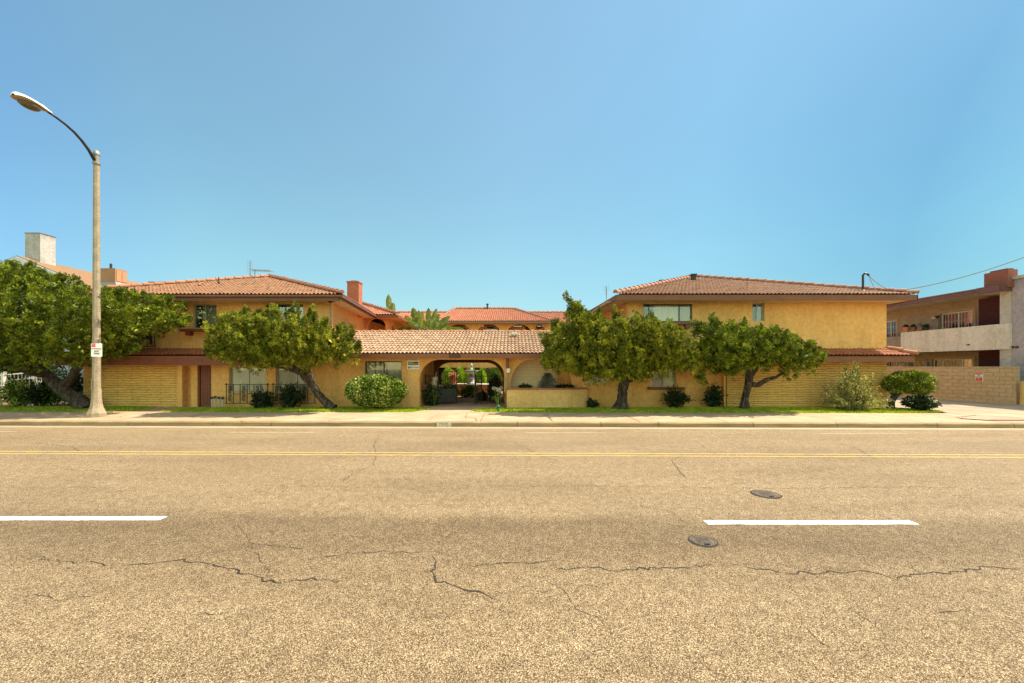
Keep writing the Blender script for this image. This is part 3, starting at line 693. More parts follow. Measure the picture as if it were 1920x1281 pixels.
for pts, w in (([(20, 1050), (75, 1047), (120, 1055), (160, 1054), (215, 1064)], .009), ([(230, 1060), (340, 1051), (375, 1056), (405, 1062), (420, 1068), (445, 1070), (480, 1082), (515, 1093), (560, 1086), (640, 1090)], .014),
               ([(570, 1050), (640, 1040), (690, 1036), (740, 1036), (805, 1038)], .008), ([(812, 1040), (816, 1058), (812, 1070), (810, 1088), (830, 1093), (860, 1100), (885, 1107), (912, 1118), (945, 1128)], .015),
               ([(870, 1062), (920, 1058), (985, 1056), (1048, 1050)], .009), ([(1040, 1068), (1110, 1062), (1150, 1070), (1200, 1066), (1270, 1068), (1335, 1058)], .012),
               ([(1370, 1060), (1430, 1068), (1490, 1075), (1560, 1073), (1625, 1070), (1680, 1086), (1720, 1076), (1780, 1075), (1845, 1064), (1915, 1068)], .013),
               ([(1725, 1074), (1700, 1052)], .008), ([(1590, 1140), (1640, 1170), (1680, 1200)], .007), ([(1500, 1170), (1550, 1215), (1580, 1240)], .007),
               ([(480, 1020), (560, 1030), (600, 1024)], .006), ([(0, 914), (200, 915), (330, 909), (480, 911), (700, 914), (900, 912)], .006), ([(900, 912), (1120, 911), (1300, 914), (1500, 916), (1700, 913), (1919, 918)], .007),
               ([(640, 905), (660, 890), (700, 872), (706, 852), (700, 835), (712, 815)], .012), ([(960, 828), (985, 840), (1005, 852), (1060, 870)], .010), ([(1258, 862), (1275, 885), (1290, 900)], .012),
               ([(1505, 945), (1530, 955), (1560, 962)], .009), ([(1420, 889), (1468, 891)], .010), ([(780, 866), (820, 866)], .010),
               ([(0, 1125), (60, 1118), (150, 1122), (230, 1110)], .004), ([(1010, 1085), (1060, 1110), (1090, 1150), (1150, 1175)], .004), ([(320, 1180), (380, 1150), (450, 1145), (520, 1128)], .004), ([(1640, 960), (1670, 975), (1690, 1000), (1730, 1020)], .005), ([(640, 1000), (700, 1012), (760, 1000), (840, 1006)], .004), ([(1180, 930), (1200, 950), (1260, 960), (1300, 990)], .004), ([(120, 880), (200, 884), (300, 878)], .008), ([(1700, 1130), (1760, 1150), (1850, 1140)], .004), ([(430, 980), (470, 1010), (480, 1040), (515, 1093)], .005), ([(60, 830), (130, 838), (160, 850)], .012), ([(1560, 830), (1600, 838), (1640, 860)], .012), ([(870, 968), (850, 980), (846, 1000), (825, 1020)], .005), ([(1310, 830), (1330, 845)], .010), ([(560, 960), (520, 985), (505, 1010)], .004)): crack_line(ck, pts, w)
struct(ck.build('road_cracks', 'crack', recalc=False))
# pavement joints / hairlines
jt = MB()
def jl(pts, w=.02, z=.1865):
    P3 = [Vector((PX(x, HCz*F/(y-HY)), HCz*F/(y-HY), z+(HCz*F/(y-HY)-13.9)*.0048)) for x, y in pts]
    for a, b in zip(P3[:-1], P3[1:]):
        s = Vector((-(b-a).y, (b-a).x, 0)).normalized()*w/2; jt.quad(a-s, b-s, b+s, a+s)
HCz = HC-.18
jl([(876, 775), (873, 783), (892, 784), (894, 789)], .03); jl([(1020, 777), (1034, 787)], .035); jl([(790, 775.5), (860, 776.5)], .02)
jl([(452, 789), (470, 792)], .02); jl([(1792, 783), (1830, 779), (1880, 782), (1919, 785)], .05); jl([(560, 778), (602, 777)], .02)
struct(jt.build('sidewalk_cracks', 'joint', recalc=False))
pt_ = MB(); pt_.quad(*[(PX(x, HCz*F/(y-HY)), HCz*F/(y-HY), .200) for x, y in ((1795, 785), (1832, 780.5), (1885, 781.5), (1960, 785), (1960, 789), (1850, 788.5))]); struct(pt_.build('sidewalk_patch', 'drive', recalc=False))
# valve covers in the road
def cover(cx, cy, r, label):
    t = thing('utility_cover', (cx, cy, 0), label, 'valve cover', 'small round utility covers set in the road')
    a = MB(); a.lathe((cx, cy, 0), [(r*1.30, -.01), (r*1.30, .003), (r*1.16, .006), (r*1.05, .006)], 28); a.build('asphalt_collar', 'crack', t)
    a = MB(); a.lathe((cx, cy, 0), [(r*1.12, .0), (r*1.12, .011), (r*1.0, .011), (r*1.0, .004)], 28); a.build('ring', 'galv' if 0 else 'iron_cover', t)
    a = MB(); a.lathe((cx, cy, 0), [(r*.95, .0), (r*.95, .010), (r*.85, .012)], 28)
    for i in range(-3, 4): a.box((cx-r*.6, cy+i*r*.2-.008, .0125), (cx+r*.6, cy+i*r*.2+.008, .0155))
    a.build('lid', 'iron_cover', t)
    g = MB(); g.box((cx-.03, cy-r*.93, .013), (cx+.03, cy-r*.8, .02)); g.build('lifting_bar', 'dark', t)
cover(PX(1436, 6.49), 6.49, .17, 'round iron cover in the road beyond the white dash, nearer the yellow lines')
cover(PX(1318, 4.75), 4.75, .128, 'round iron cover in the road near the left tip of the right white dash')
# painted house number on the kerb
kn = MB(); ky = 13.66; a = PX(818, ky); b = PX(846, ky)
kp = thing('kerb_number', ((a+b)/2, ys((a+b)/2, ky), 0), 'pale painted kerb panel reading 1010 in front of the entrance path', 'house number')
kn.slab([sk(a, 13.657, .01), sk(b, 13.657, .01), sk(b, 13.657, .155), sk(a, 13.657, .155)], (0, -.003, 0)); kn.build('panel', 'kerb_paint', kp)
text('digits', '1010', .14, 'greyink', kp, facing(((a+b)/2-.02, ys((a+b)/2, 13.652), .082), -.017), .002, 1.15)

# ================================================================== LEFT WING
GZ = .15
LW = thing('apartment_wing', (-14, 18.4, .2), 'golden stucco two storey wing left of the arch with a red front door', 'apartment building', 'two storey street wings')
Y0 = 18.4
m = MB(); wall(m, MY(Y0), -19.7, -8.2, 2.45, 5.12, .22, [(PX(361, Y0), PX(406, Y0), PZ(616, Y0), PZ(570.5, Y0)), (PX(498, Y0), PX(568, Y0), PZ(616, Y0), PZ(570.5, Y0)), (PX(215, Y0), PX(285, Y0), PZ(636, Y0), PZ(572, Y0))])
m.build('wall', 'stucco', LW)
m = MB(); wall(m, MY(18.30), PX(158, 18.3), PX(334, 18.3), GZ, 2.4, .3); m.build('block_wall', 'slump', LW)
m = MB(); Yg = 18.42
nich = (PX(343, Yg), PX(358, Yg), .18, 2.12, .26, .35); dr = (PX(370, Yg), PX(396, Yg), .18, 2.27)
wA = (PX(429, Yg), PX(498, Yg), PZ(735, Yg), 2.0); wB = (PX(517, Yg), PX(578, Yg), PZ(735, Yg), 2.0)
wall(m, MY(Yg), PX(334, Yg), PX(594.5, Yg), GZ, 2.4, .24, [nich, dr, wA, wB])
m.quad((nich[0]-.1, Yg+.24, GZ), (nich[1]+.1, Yg+.24, GZ), (nich[1]+.1, Yg+.24, 2.4), (nich[0]-.1, Yg+.24, 2.4))
m.build('wall', 'stucco', LW)
m = MB(); m.box((PX(334, 18.3), 18.27, GZ), (PX(342.5, 18.3), 18.419, 2.4)); m.build('pilaster', 'stucco', LW)
m = MB(); m.box((PX(594.5, Yg)-.03, Yg+.05, GZ), (PX(594.5, Yg)+.0, Yg+.3, 2.4)); m.build('wall_groove', 'tan_trim', LW)
# door
m = MB(); x0, x1 = dr[0]+.07, dr[1]-.07; dy = Yg+.10; m.box((x0, dy, .2), (x1, dy+.05, 2.2))
for i in range(4):
    for j in range(9):
        a = x0+.05+i*(x1-x0-.1)/4; b = a+(x1-x0-.1)/4-.02; z = .3+j*.205; m.box((a, dy-.012, z), (b, dy+.01, z+.18))
D = m.build('door', 'door', LW, bev=0)
m = MB(); m.lathe((0, 0, 0), [(.02, 0), (.03, .02), (.03, .05), (.01, .07)], 12); m.v = [(x+x1-.08, dy-z-.01, y+1.15) for x, y, z in m.v]; m.build('door_knob', 'galv', D)
m = MB()
for a, b in ((dr[0], x0-.002), (x1+.002, dr[1])): m.box((a, Yg+.05, .2), (b, Yg+.18, 2.27))
m.box((x0, Yg+.052, 2.202), (x1, Yg+.178, 2.27)); m.build('door_frame', 'fascia_red', LW)
text('door_sign', 'B1', .14, 'redink', LW, facing(((x0+x1)/2, dy-.016, 2.0)), .002)
# windows
window(LW, MY(Y0), PX(361, Y0), PX(406, Y0), PZ(616, Y0), PZ(570.5, Y0), 'alu', (.47,), [(.0, .28, 'interior'), (.3, .44, 'curtain_dim'), (.5, 1, 'blue_curtain')])
window(LW, MY(Y0), PX(498, Y0), PX(568, Y0), PZ(616, Y0), PZ(570.5, Y0), 'bronze', (.5,), [(.0, .48, 'interior'), (.5, 1, 'blue_curtain')])
window(LW, MY(Y0), PX(215, Y0), PX(285, Y0), PZ(636, Y0), PZ(572, Y0), 'bronze', (.5,), [(.5, 1, 'curtain_dim')])
window(LW, MY(Yg), *wA, 'alu', (.49,), [(0, 1, 'curtain')]); window(LW, MY(Yg), *wB, 'alu', (.6,), [(0, .6, 'curtain_dim'), (.6, 1, 'curtain')])
m = MB(); zs = PZ(617, Y0); m.box((PX(345, Y0), 18.14, zs-.13), (PX(412, Y0), 18.398, zs-.02))
for p in (359, 399): m.box((PX(p-4, Y0), 18.17, zs-.30), (PX(p+4, Y0), 18.398, zs-.132))
m.build('window_ledge', 'fascia_red', LW)
# side wall into the courtyard, other walls
m = MB(); m.slab([(-8.205, 18.70, GZ), (-9.1, 25.2, GZ), (-9.1, 25.2, 5.1), (-8.205, 18.63, 5.1)], (-.22, 0, 0)); m.build('side_wall', 'stucco_side', LW)
m = MB(); m.box((-19.7, 18.63, GZ), (-19.5, 40, 5.1)); m.box((-19.5, 39.8, GZ), (-7.8, 40, 5.1)); m.box((-19.4, 18.7, 2.42), (-8.5, 39.7, 2.5)); m.build('rear_wall', 'stucco', LW)
# downspout at the corner
m = MB(); m.tube([P(607, 557, 17.9), P(608, 563, 17.9), P(620, 574, 18.33), P(620.5, 590, 18.33), P(620.5, 655, 18.33)], .035, 8); m.build('downspout', 'tan_trim', LW)
# roof
ez = 5.15; A = (-14.1, 23.6, 7.20)
R = tile_roof([(-20.4, 17.6, ez), (-7.41, 17.6, ez), A], 'tile', LW, name='roof')
tile_roof([(-7.41, 17.6, ez), (-8.28, 24.5, ez), (-14.1, 24.5, 7.2), A], 'tile', LW, res=2, name='roof')
m = MB(); m.quad((-20.4, 17.6, ez), A, (-14.1, 40, 7.3), (-20.4, 40, ez)); m.quad((-14.1, 24.5, 7.2), (-8.28, 24.5, ez), (-8.28, 40, ez), (-14.1, 40, 7.3)); m.build('roof', 'tile_red', LW, recalc=False)
caps(R, (-7.41, 17.6, ez+.06), (A[0], A[1], A[2]+.06)); caps(R, (-20.4, 17.6, ez+.06), (A[0], A[1], A[2]+.06)); caps(R, (A[0], A[1], A[2]+.06), (-14.1, 30, 7.24))
m = MB(); m.slab([(-20.4, 17.58, ez-.01), (-7.40, 17.58, ez-.01), (-7.40, 17.58, ez-.10), (-20.4, 17.58, ez-.10)], (0, -.09, 0)); m.build('gutter', 'fascia', LW, bev=.02)
m = MB(); m.box((-20.35, 17.60, ez-.26), (-7.5, 17.66, ez-.10)); m.slab([(-7.42, 17.6, ez), (-8.29, 24.5, ez), (-8.29, 24.5, ez-.2), (-7.42, 17.6, ez-.2)], (-.05, 0, 0)); m.build('fascia', 'fascia', LW)
m = MB(); m.box((-20.3, 17.67, ez-.2), (-8.0, 18.398, ez-.16)); m.slab([(-7.5, 17.7, ez-.2), (-8.34, 24.45, ez-.2), (-9.1, 24.45, ez-.2), (-8.2, 17.7, ez-.2)], (0, 0, .03)); m.build('soffit', 'soffit', LW)
m = MB(); m.slab([(-7.40, 17.5, ez-.02), (-8.27, 24.45, ez-.02), (-8.27, 24.45, ez-.12), (-7.40, 17.5, ez-.12)], (.09, 0, 0)); m.build('gutter', 'fascia_maroon', LW)
# pent roof between the floors
pz0, pz1, pyf = 2.50, 2.80, 17.30
R2 = tile_roof([(-19.5, pyf, pz0), (-8.3, pyf, pz0), (-8.3, 18.4, pz1), (-19.5, 18.4, pz1)], 'tile_red', LW, row=.38, name='pent_roof')
m = MB(); m.box((-19.5, pyf+.02, 2.09), (-8.3, pyf+.1, pz0-.03)); m.box((-19.5, pyf+.1, 2.09), (-19.42, 18.4, pz0-.03)); m.build('pent_fascia', 'fascia_red', LW)
m = MB(); m.box((-19.4, pyf+.1, 2.36), (-8.3, 18.4, 2.4)); m.build('pent_soffit', 'soffit', LW)
# rear part of the left wing
m = MB(); wall(m, MY(25.2), -9.1, -7.7, 3.0, 5.05, .2, [(PX(689, 25.2), PX(723, 25.2), 3.0, PZ(597, 25.2), .5, .55)]); m.build('arch_wall', 'stucco_side', LW)
m = MB(); wall(m, MXp(-7.7), 25.4, 36, 2.9, 5.05, .2, [(25.9, 27.2, 3.0, 4.75, .6, .6), (27.6, 29.6, 3.0, 4.75, .9, .7), (30.0, 32.0, 3.0, 4.75, .9, .7), (32.4, 34.4, 3.0, 4.75, .9, .7)]); m.box((-9.3, 25.4, 2.7), (-7.9, 36, 2.9)); m.box((-9.4, 25.4, .2), (-9.2, 36, 5.0)); m.build('arcade', 'stucco_side', LW)
B = (-11.9, 29.4, 6.85)
R3 = tile_roof([(-12.5, 24.5, ez), (-6.93, 24.5, ez), (-11.9, 29.4, 6.85)], 'tile_red', LW, name='roof')
m = MB(); m.quad((-6.93, 24.5, ez), (-7.2, 37, ez), (-11.9, 37, 6.85), B); m.build('roof', 'tile_red', LW, recalc=False)
caps(R3, (-6.93, 24.5, ez+.05), (B[0], B[1], B[2]+.05), 'cap_dark')
m = MB(); m.box((-8.3, 24.47, ez-.17), (-6.90, 24.52, ez)); m.slab([(-6.92, 24.5, ez), (-7.2, 37, ez), (-7.2, 37, ez-.18), (-6.92, 24.5, ez-.18)], (.05, 0, 0)); m.build('fascia', 'fascia', LW)
m = MB(); m.slab([(-8.3, 24.53, ez-.15), (-6.97, 24.53, ez-.15), (-7.2, 36.9, ez-.15), (-8.3, 36.9, ez-.15)], (0, 0, .03)); m.build('soffit', 'stucco_side', LW)
# chimney and roof furniture
m = MB(); m.box((-9.36, 23.0, 4.9), (-8.70, 23.55, PZ(529.5, 23))); CH = m.build('chimney', 'brick', R)
m = MB(); zt = PZ(529.5, 23); m.box((-9.39, 22.97, zt), (-8.67, 23.58, zt+.07)); m.box((-9.2, 23.1, zt+.07), (-8.85, 23.4, zt+.13)); m.build('chimney_crown', 'brick', R)
def vent(par, px, pyb, pyt, Y, r=.04, mat='dark', cap=True):
    b = P(px, pyb, Y); t = P(px, pyt, Y); m = MB(); m.tube([b-Vector((0, 0, .1)), t], r, 10)
    if cap: m.tube([t-Vector((0, 0, .02)), t+Vector((0, 0, .05))], [r*1.7, r*1.2], 10)
    m.lathe((b.x, b.y, b.z), [(r*2.2, -.03), (r*2.2, .02), (r*1.1, .08)], 12); return m.build('vent_pipe', mat, par)
vent(R, 410, 530, 520, 20.4, .025, 'dark', False); vent(R, 373, 534, 528, 19.9, .03, 'cap')
vent(R, 534, 523, 520.5, 22.2, .05, 'cap')
m = MB(); b = P(302, 534, 21.2); m.box((b.x-.42, b.y-.3, b.z-.3), (b.x+.42, b.y+.3, b.z+.10)); m.build('roof_curb', 'fascia', R)
for p in (249, 257, 263.5, 279): vent(R, p, 537, 533.5, 23.5, .035, 'dark')

# ================================================================== RIGHT WING
RW = thing('apartment_wing', (11, 18.4, .2), 'golden stucco two storey wing right of the arch with a service mast', 'apartment building', 'two storey street wings')
w3 = (PX(1206, Y0), PX(1298.5, Y0), PZ(603.5, Y0), PZ(570, Y0)); w4 = (PX(1411, Y0), PX(1433.5, Y0), PZ(602.5, Y0), PZ(568, Y0))
m = MB(); wall(m, MY(Y0), 5.28, 17.0, 2.45, 5.12, .22, [w3, w4]); m.build('wall', 'stucco', RW)
Yr = 18.62; w5 = (PX(1222, Yr), PX(1268, Yr), PZ(725, Yr), 2.0)
m = MB(); wall(m, MY(Yr), 5.46, PX(1355, Yr), GZ, 2.4, .22, [w5]); m.build('wall', 'stucco', RW)
m = MB(); m.box((PX(1355, 18.5), 18.40, GZ), (PX(1361, 18.4), 18.9, 2.4)); m.build('pilaster', 'stucco', RW)
m = MB(); m.box((PX(1361, 18.4)+.005, 18.46, GZ), (PX(1363, 18.4), 18.8, 2.4)); m.build('drain_pipe', 'iron', RW)
m = MB(); wall(m, MY(18.42), PX(1363, 18.42), 17.05, GZ, 2.4, .3); m.build('block_wall', 'slump', RW)
window(RW, MY(Y0), *w3, 'bronze', (.13, .75), [(0, .12, 'interior'), (.14, .24, 'blue_curtain'), (.24, .75, 'curtain'), (.76, 1, 'curtain_dim')])
window(RW, MY(Y0), *w4, 'alu', (.48,), [(.5, 1, 'blue_curtain')])
window(RW, MY(Yr), *w5, 'alu', (.5,), [(0, .5, 'curtain_dim'), (.5, 1, 'curtain')])
m = MB(); zs = w3[2]; m.box((w3[0]-.35, 18.14, zs-.14), (w3[1]+.3, 18.398, zs-.03)); m.box((w3[0]+.2, 18.17, zs-.3), (w3[0]+.4, 18.398, zs-.142)); m.box((w3[1]-.4, 18.17, zs-.3), (w3[1]-.2, 18.398, zs-.142))
m.build('window_ledge', 'fascia', RW)
m = MB(); zs = w5[2]; m.box((w5[0]-.2, 18.36, zs-.13), (w5[1]+.3, 18.618, zs-.02)); m.build('window_ledge', 'fascia', RW)
m = MB(); m.slab([(5.285, 18.70, GZ), (5.0, 24.6, GZ), (5.0, 24.6, 5.1), (5.285, 18.63, 5.1)], (.22, 0, 0)); m.build('side_wall', 'stucco_side', RW)
m = MB(); m.box((16.8, 18.63, GZ), (17.0, 40, 5.1)); m.box((5.0, 39.8, GZ), (16.8, 40, 5.1)); m.box((5.6, 18.7, 2.42), (16.7, 39.7, 2.5)); m.build('rear_wall', 'stucco', RW)
A2 = (10.9, 24.3, 7.36)
R4 = tile_roof([(4.52, 17.6, ez), (17.6, 17.6, ez), A2], 'tile', RW, name='roof')
m = MB(); m.quad((4.52, 17.6, ez), (4.2, 24.5, ez), (4.2, 40, ez), (A2[0], 40, A2[2]), A2); m.quad((17.6, 17.6, ez), A2, (A2[0], 40, A2[2]), (17.6, 40, ez)); m.build('roof', 'tile_red', RW, recalc=False)
caps(R4, (4.52, 17.6, ez+.06), (A2[0], A2[1], A2[2]+.06)); caps(R4, (17.6, 17.6, ez+.06), (A2[0], A2[1], A2[2]+.06), 'cap_dark')
m = MB(); m.box((4.52, 17.56, ez-.24), (17.58, 17.62, ez-.0)); m.slab([(17.6, 17.56, ez), (17.6, 40, ez), (17.6, 40, ez-.24), (17.6, 17.56, ez-.24)], (-.05, 0, 0)); m.slab([(4.5, 17.6, ez), (4.18, 26, ez), (4.18, 26, ez-.22), (4.5, 17.6, ez-.22)], (.05, 0, 0)); m.build('fascia', 'fascia', RW)
m = MB(); m.box((4.6, 17.63, ez-.2), (17.54, 18.398, ez-.16)); m.box((17.01, 18.4, ez-.2), (17.54, 40, ez-.16)); m.box((4.3, 18.4, ez-.2), (5.2, 26, ez-.16)); m.build('soffit', 'soffit', RW)
m = MB(); m.tube([(17.3, 17.75, ez-.26), (17.05, 18.5, ez-.42), (17.05, 18.55, 3.2)], .03, 8); m.build('brace', 'fascia', RW)
R5 = tile_roof([(5.4, 17.55, pz0), (17.45, 17.55, pz0), (17.02, 18.4, pz1), (5.4, 18.4, pz1)], 'tile_red', RW, row=.38, name='pent_roof')
tile_roof([(17.45, 17.55, pz0), (17.45, 24, pz0), (17.02, 24, pz1), (17.02, 18.4, pz1)], 'tile', RW, row=.3, res=4, name='pent_roof')
caps(R5, (17.47, 17.55, pz0+.05), (17.02, 18.4, pz1+.05), 'cap', .11, .34)
m = MB(); m.box((5.4, 17.57, 2.23), (17.45, 17.64, pz0-.03)); m.box((17.39, 17.64, 2.23), (17.45, 24, pz0-.03)); m.build('pent_fascia', 'fascia', RW)
m = MB(); m.box((5.4, 17.64, 2.36), (17.38, 18.4, 2.4)); m.build('pent_soffit', 'soffit', RW)
# rear strip of the right wing roof seen over the entrance roof
# box vents, mast
b = P(1300, 527, 22.6); m = MB(); m.box((b.x-.10, b.y-.10, b.z-.2), (b.x+.10, b.y+.10, b.z+.30)); m.box((b.x-.15, b.y-.15, b.z+.30), (b.x+.15, b.y+.15, b.z+.38)); m.box((b.x-.22, b.y-.2, b.z-.1), (b.x+.22, b.y+.2, b.z+.03)); m.build('roof_vent', 'dark', R4)
b = P(1240, 531, 23.0); m = MB(); m.box((b.x-.06, b.y-.06, b.z-.3), (b.x+.06, b.y+.06, b.z+.08)); m.box((b.x-.12, b.y-.12, b.z+.08), (b.x+.12, b.y+.12, b.z+.17)); m.build('roof_vent', 'dark', R4)
vent(R4, 1401, 543, 530, 18.9, .02, 'wood', False)
mt = P(1618, 546, 18.6); top = P(1618, 516, 18.6)
m = MB(); m.tube([mt-Vector((0, 0, .2)), top, top+Vector((.06, -.02, .07)), top+Vector((.16, -.05, .05)), top+Vector((.22, -.06, -.04))], .045, 10); m.lathe((mt.x, mt.y, mt.z), [(.12, -.05), (.12, .01), (.05, .06)], 12); m.build('service_mast', 'dark', R4)

# ================================================================== ENTRANCE BUILDING
EB = thing('entrance_building', (-1.5, 18.4, .2), 'low single storey entrance range with pale clay tile roof, open archway and numerals 1010', 'entrance building')
Ye = 18.42
wn = (PX(684, Ye), PX(753, Ye), PZ(735, Ye), PZ(677.5, Ye)); ar = (PX(786.5, Ye), PX(948.6, Ye), .1, PZ(674.5, Ye), .86, .95)
ni = (PX(957, Ye), 2.72, 1.02, PZ(674.5, Ye), .95, 1.2); sw_ = (PX(1101, Ye), PX(1142, Ye), PZ(718.5, Ye), 2.0)
m = MB(); wall(m, MY(Ye), PX(594.5, Ye), 5.28, GZ, 2.5, .26, [wn, ar, ni, sw_]); m.build('wall', 'stucco', EB)
m = MB(); m.box((5.28, 18.44, GZ), (5.45, 19.0, 2.4)); m.build('wall_return', 'stucco', EB)
window(EB, MY(Ye), *wn, 'bronze', (.5,), [])
wdw = bpy.data.objects[[o.name for o in EB.children if o.name.startswith('window')][-1]]
m = MB(); n = 26
for i in range(n):
    if i in (5, 9, 14): continue
    u = wn[0]+.06+(wn[1]-wn[0]-.1)*i/n; tw = random.uniform(.01, .045); m.slab([(u, Ye+.26, wn[2]), (u+.05, Ye+.26+tw, wn[2]), (u+.05, Ye+.26+tw, wn[3]), (u, Ye+.26, wn[3])], (0, .003, 0))
m.build('vertical_blinds', 'curtain_dim', wdw)
window(EB, MY(Ye), *sw_, 'white_frame', (), [(0, 1, 'curtain')])
# passage
m = MB(); m.slab([(-4.2, 18.69, GZ), (-4.42, 23, GZ), (-4.42, 23, 2.45), (-4.2, 18.69, 2.45)], (-.15, 0, 0)); m.build('passage_wall', 'stucco', EB)
m = MB(); m.slab([(-.27, 18.69, GZ), (-.55, 23, GZ), (-.55, 23, 2.45), (-.27, 18.69, 2.45)], (.15, 0, 0)); m.build('passage_wall', 'stucco', EB)
m = MB(); wall(m, MY(23.0), -8.6, 5.1, GZ, 3.5, .22, [(-4.42, -.55, .1, 2.26, .9, .95)]); m.build('rear_wall', 'ceil', EB)  # dark brown paints the passage shade into this wall
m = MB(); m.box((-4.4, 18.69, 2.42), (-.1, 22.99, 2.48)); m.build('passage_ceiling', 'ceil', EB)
m = MB(); m.box((-4.2, 18.72, 1.15), (-3.9, 19.3, 1.2)); m.box((-4.18, 18.9, .95), (-4.0, 19.1, 1.149)); m.build('wall_shelf', 'fascia', EB)
# tiled niche
mt_, nt_, b_ = nt_new('niche_tile'); tc = N(nt_, 'ShaderNodeTexCoord'); sp = N(nt_, 'ShaderNodeSeparateXYZ'); L(nt_, tc.outputs['Object'], sp.inputs[0]); cb = N(nt_, 'ShaderNodeCombineXYZ'); L(nt_, sp.outputs[0], cb.inputs[0]); L(nt_, sp.outputs[2], cb.inputs[1])
br_ = N(nt_, 'ShaderNodeTexBrick'); br_.offset = 0; br_.inputs['Scale'].default_value = 1; br_.inputs['Brick Width'].default_value = .15; br_.inputs['Row Height'].default_value = .15; br_.inputs['Mortar Size'].default_value = .006
br_.inputs['Color1'].default_value = (.78, .62, .36, 1); br_.inputs['Color2'].default_value = (.72, .56, .31, 1); br_.inputs['Mortar'].default_value = (.58, .45, .25, 1); L(nt_, cb.outputs[0], br_.inputs['Vector']); L(nt_, br_.outputs['Color'], b_.inputs['Base Color']); b_.inputs['Roughness'].default_value = .35
M['niche_tile'] = mt_
m = MB(); nb = Ye+1.0; m.quad((ni[0]-.3, nb, .8), (2.15, nb, .8), (2.15, nb, 2.42), (ni[0]-.3, nb, 2.42)); m.build('niche_tiling', 'niche_tile', EB, recalc=False)
m = MB(); m.quad((2.15, nb-.004, .8), (2.75, nb-.004, .8), (2.75, nb-.004, 2.42), (2.15, nb-.004, 2.42)); m.quad((ni[0]-.02, Ye+.27, .8), (ni[0]-.02, nb, .8), (ni[0]-.02, nb, 2.42), (ni[0]-.02, Ye+.27, 2.42)); m.quad((2.74, Ye+.27, .8), (2.74, nb, .8), (2.74, nb, 2.42), (2.74, Ye+.27, 2.42))
m.quad((ni[0]-.02, Ye+.27, 2.40), (2.74, Ye+.27, 2.40), (2.74, nb, 2.40), (ni[0]-.02, nb, 2.40)); m.quad((ni[0]-.02, Ye+.27, .99), (2.74, Ye+.27, .99), (2.74, nb, .99), (ni[0]-.02, nb, .99)); m.build('niche_wall', 'stucco', EB, recalc=False)
# roof
R6 = tile_roof([(-8.22, 17.6, 2.57), (5.30, 17.6, 2.57), (5.30, 21.6, 3.86), (-8.22, 21.6, 3.86)], 'tile_pale', EB, res=8, step=1.0, name='roof')
m = MB(); m.quad((-8.6, 21.6, 3.85), (5.3, 21.6, 3.85), (5.3, 25, 2.9), (-8.6, 25, 2.9)); m.build('roof', 'tile_red', EB, recalc=False)
caps(R6, (-8.3, 21.6, 3.84), (5.3, 21.6, 3.84), r=.085)
m = MB(); m.box((-8.3, 17.57, 2.40), (5.40, 17.64, 2.60)); m.build('fascia', 'fascia', EB)
m = MB(); m.box((-8.3, 17.641, 2.44), (5.27, 18.41, 2.48)); m.build('soffit', 'soffit', EB)
b = P(954, 626, 21.0); m = MB(); m.tube([b-Vector((0, 0, .25)), b+Vector((0, 0, .18))], .03, 8); m.lathe((b.x, b.y, b.z-.2), [(.12, -.03), (.12, .02), (.04, .06)], 10); m.build('vent_pipe', 'galv', R6)
b = P(965, 626, 20.4); m = MB(); m.box((b.x-.16, b.y-.15, b.z-.06), (b.x+.16, b.y+.15, b.z+.06)); m.build('roof_vent', 'white_frame', R6, bev=.02)
# slab-serif house numerals on the beam
dg = MB(); H_ = .185; z0 = 2.41; yy = 17.555; xx = PX(841, yy); wdt = PX(863.5, yy)-xx; cw = wdt/4
def bx(x0, x1, za, zb): dg.box((x0, yy-.02, za), (x1, yy+.012, zb))
for k, ch in enumerate('1010'):
    cx = xx+cw*(k+.5)
    if ch == '1':
        bx(cx-.022, cx+.022, z0+.025, z0+H_); bx(cx-.05, cx+.05, z0, z0+.0245); dg.slab([(cx-.0225, yy-.02, z0+H_), (cx-.0225, yy-.02, z0+H_-.03), (cx-.06, yy-.02, z0+H_-.05), (cx-.06, yy-.02, z0+H_-.03)], (0, .03, 0))
    else:
        nn = 20
        for i in range(nn):
            a0, a1 = 2*math.pi*i/nn, 2*math.pi*(i+1)/nn
            def q(a, s): return (cx+math.cos(a)*(.056-.03*s*1), yy-.02, z0+H_/2+math.sin(a)*(H_/2-.014*s))
            dg.slab([q(a0, 0), q(a1, 0), q(a1, 1), q(a0, 1)], (0, .03, 0))
nu_ = dg.build('house_numerals', 'num', EB); nu_['label'] = 'dark slab serif numerals 1010'

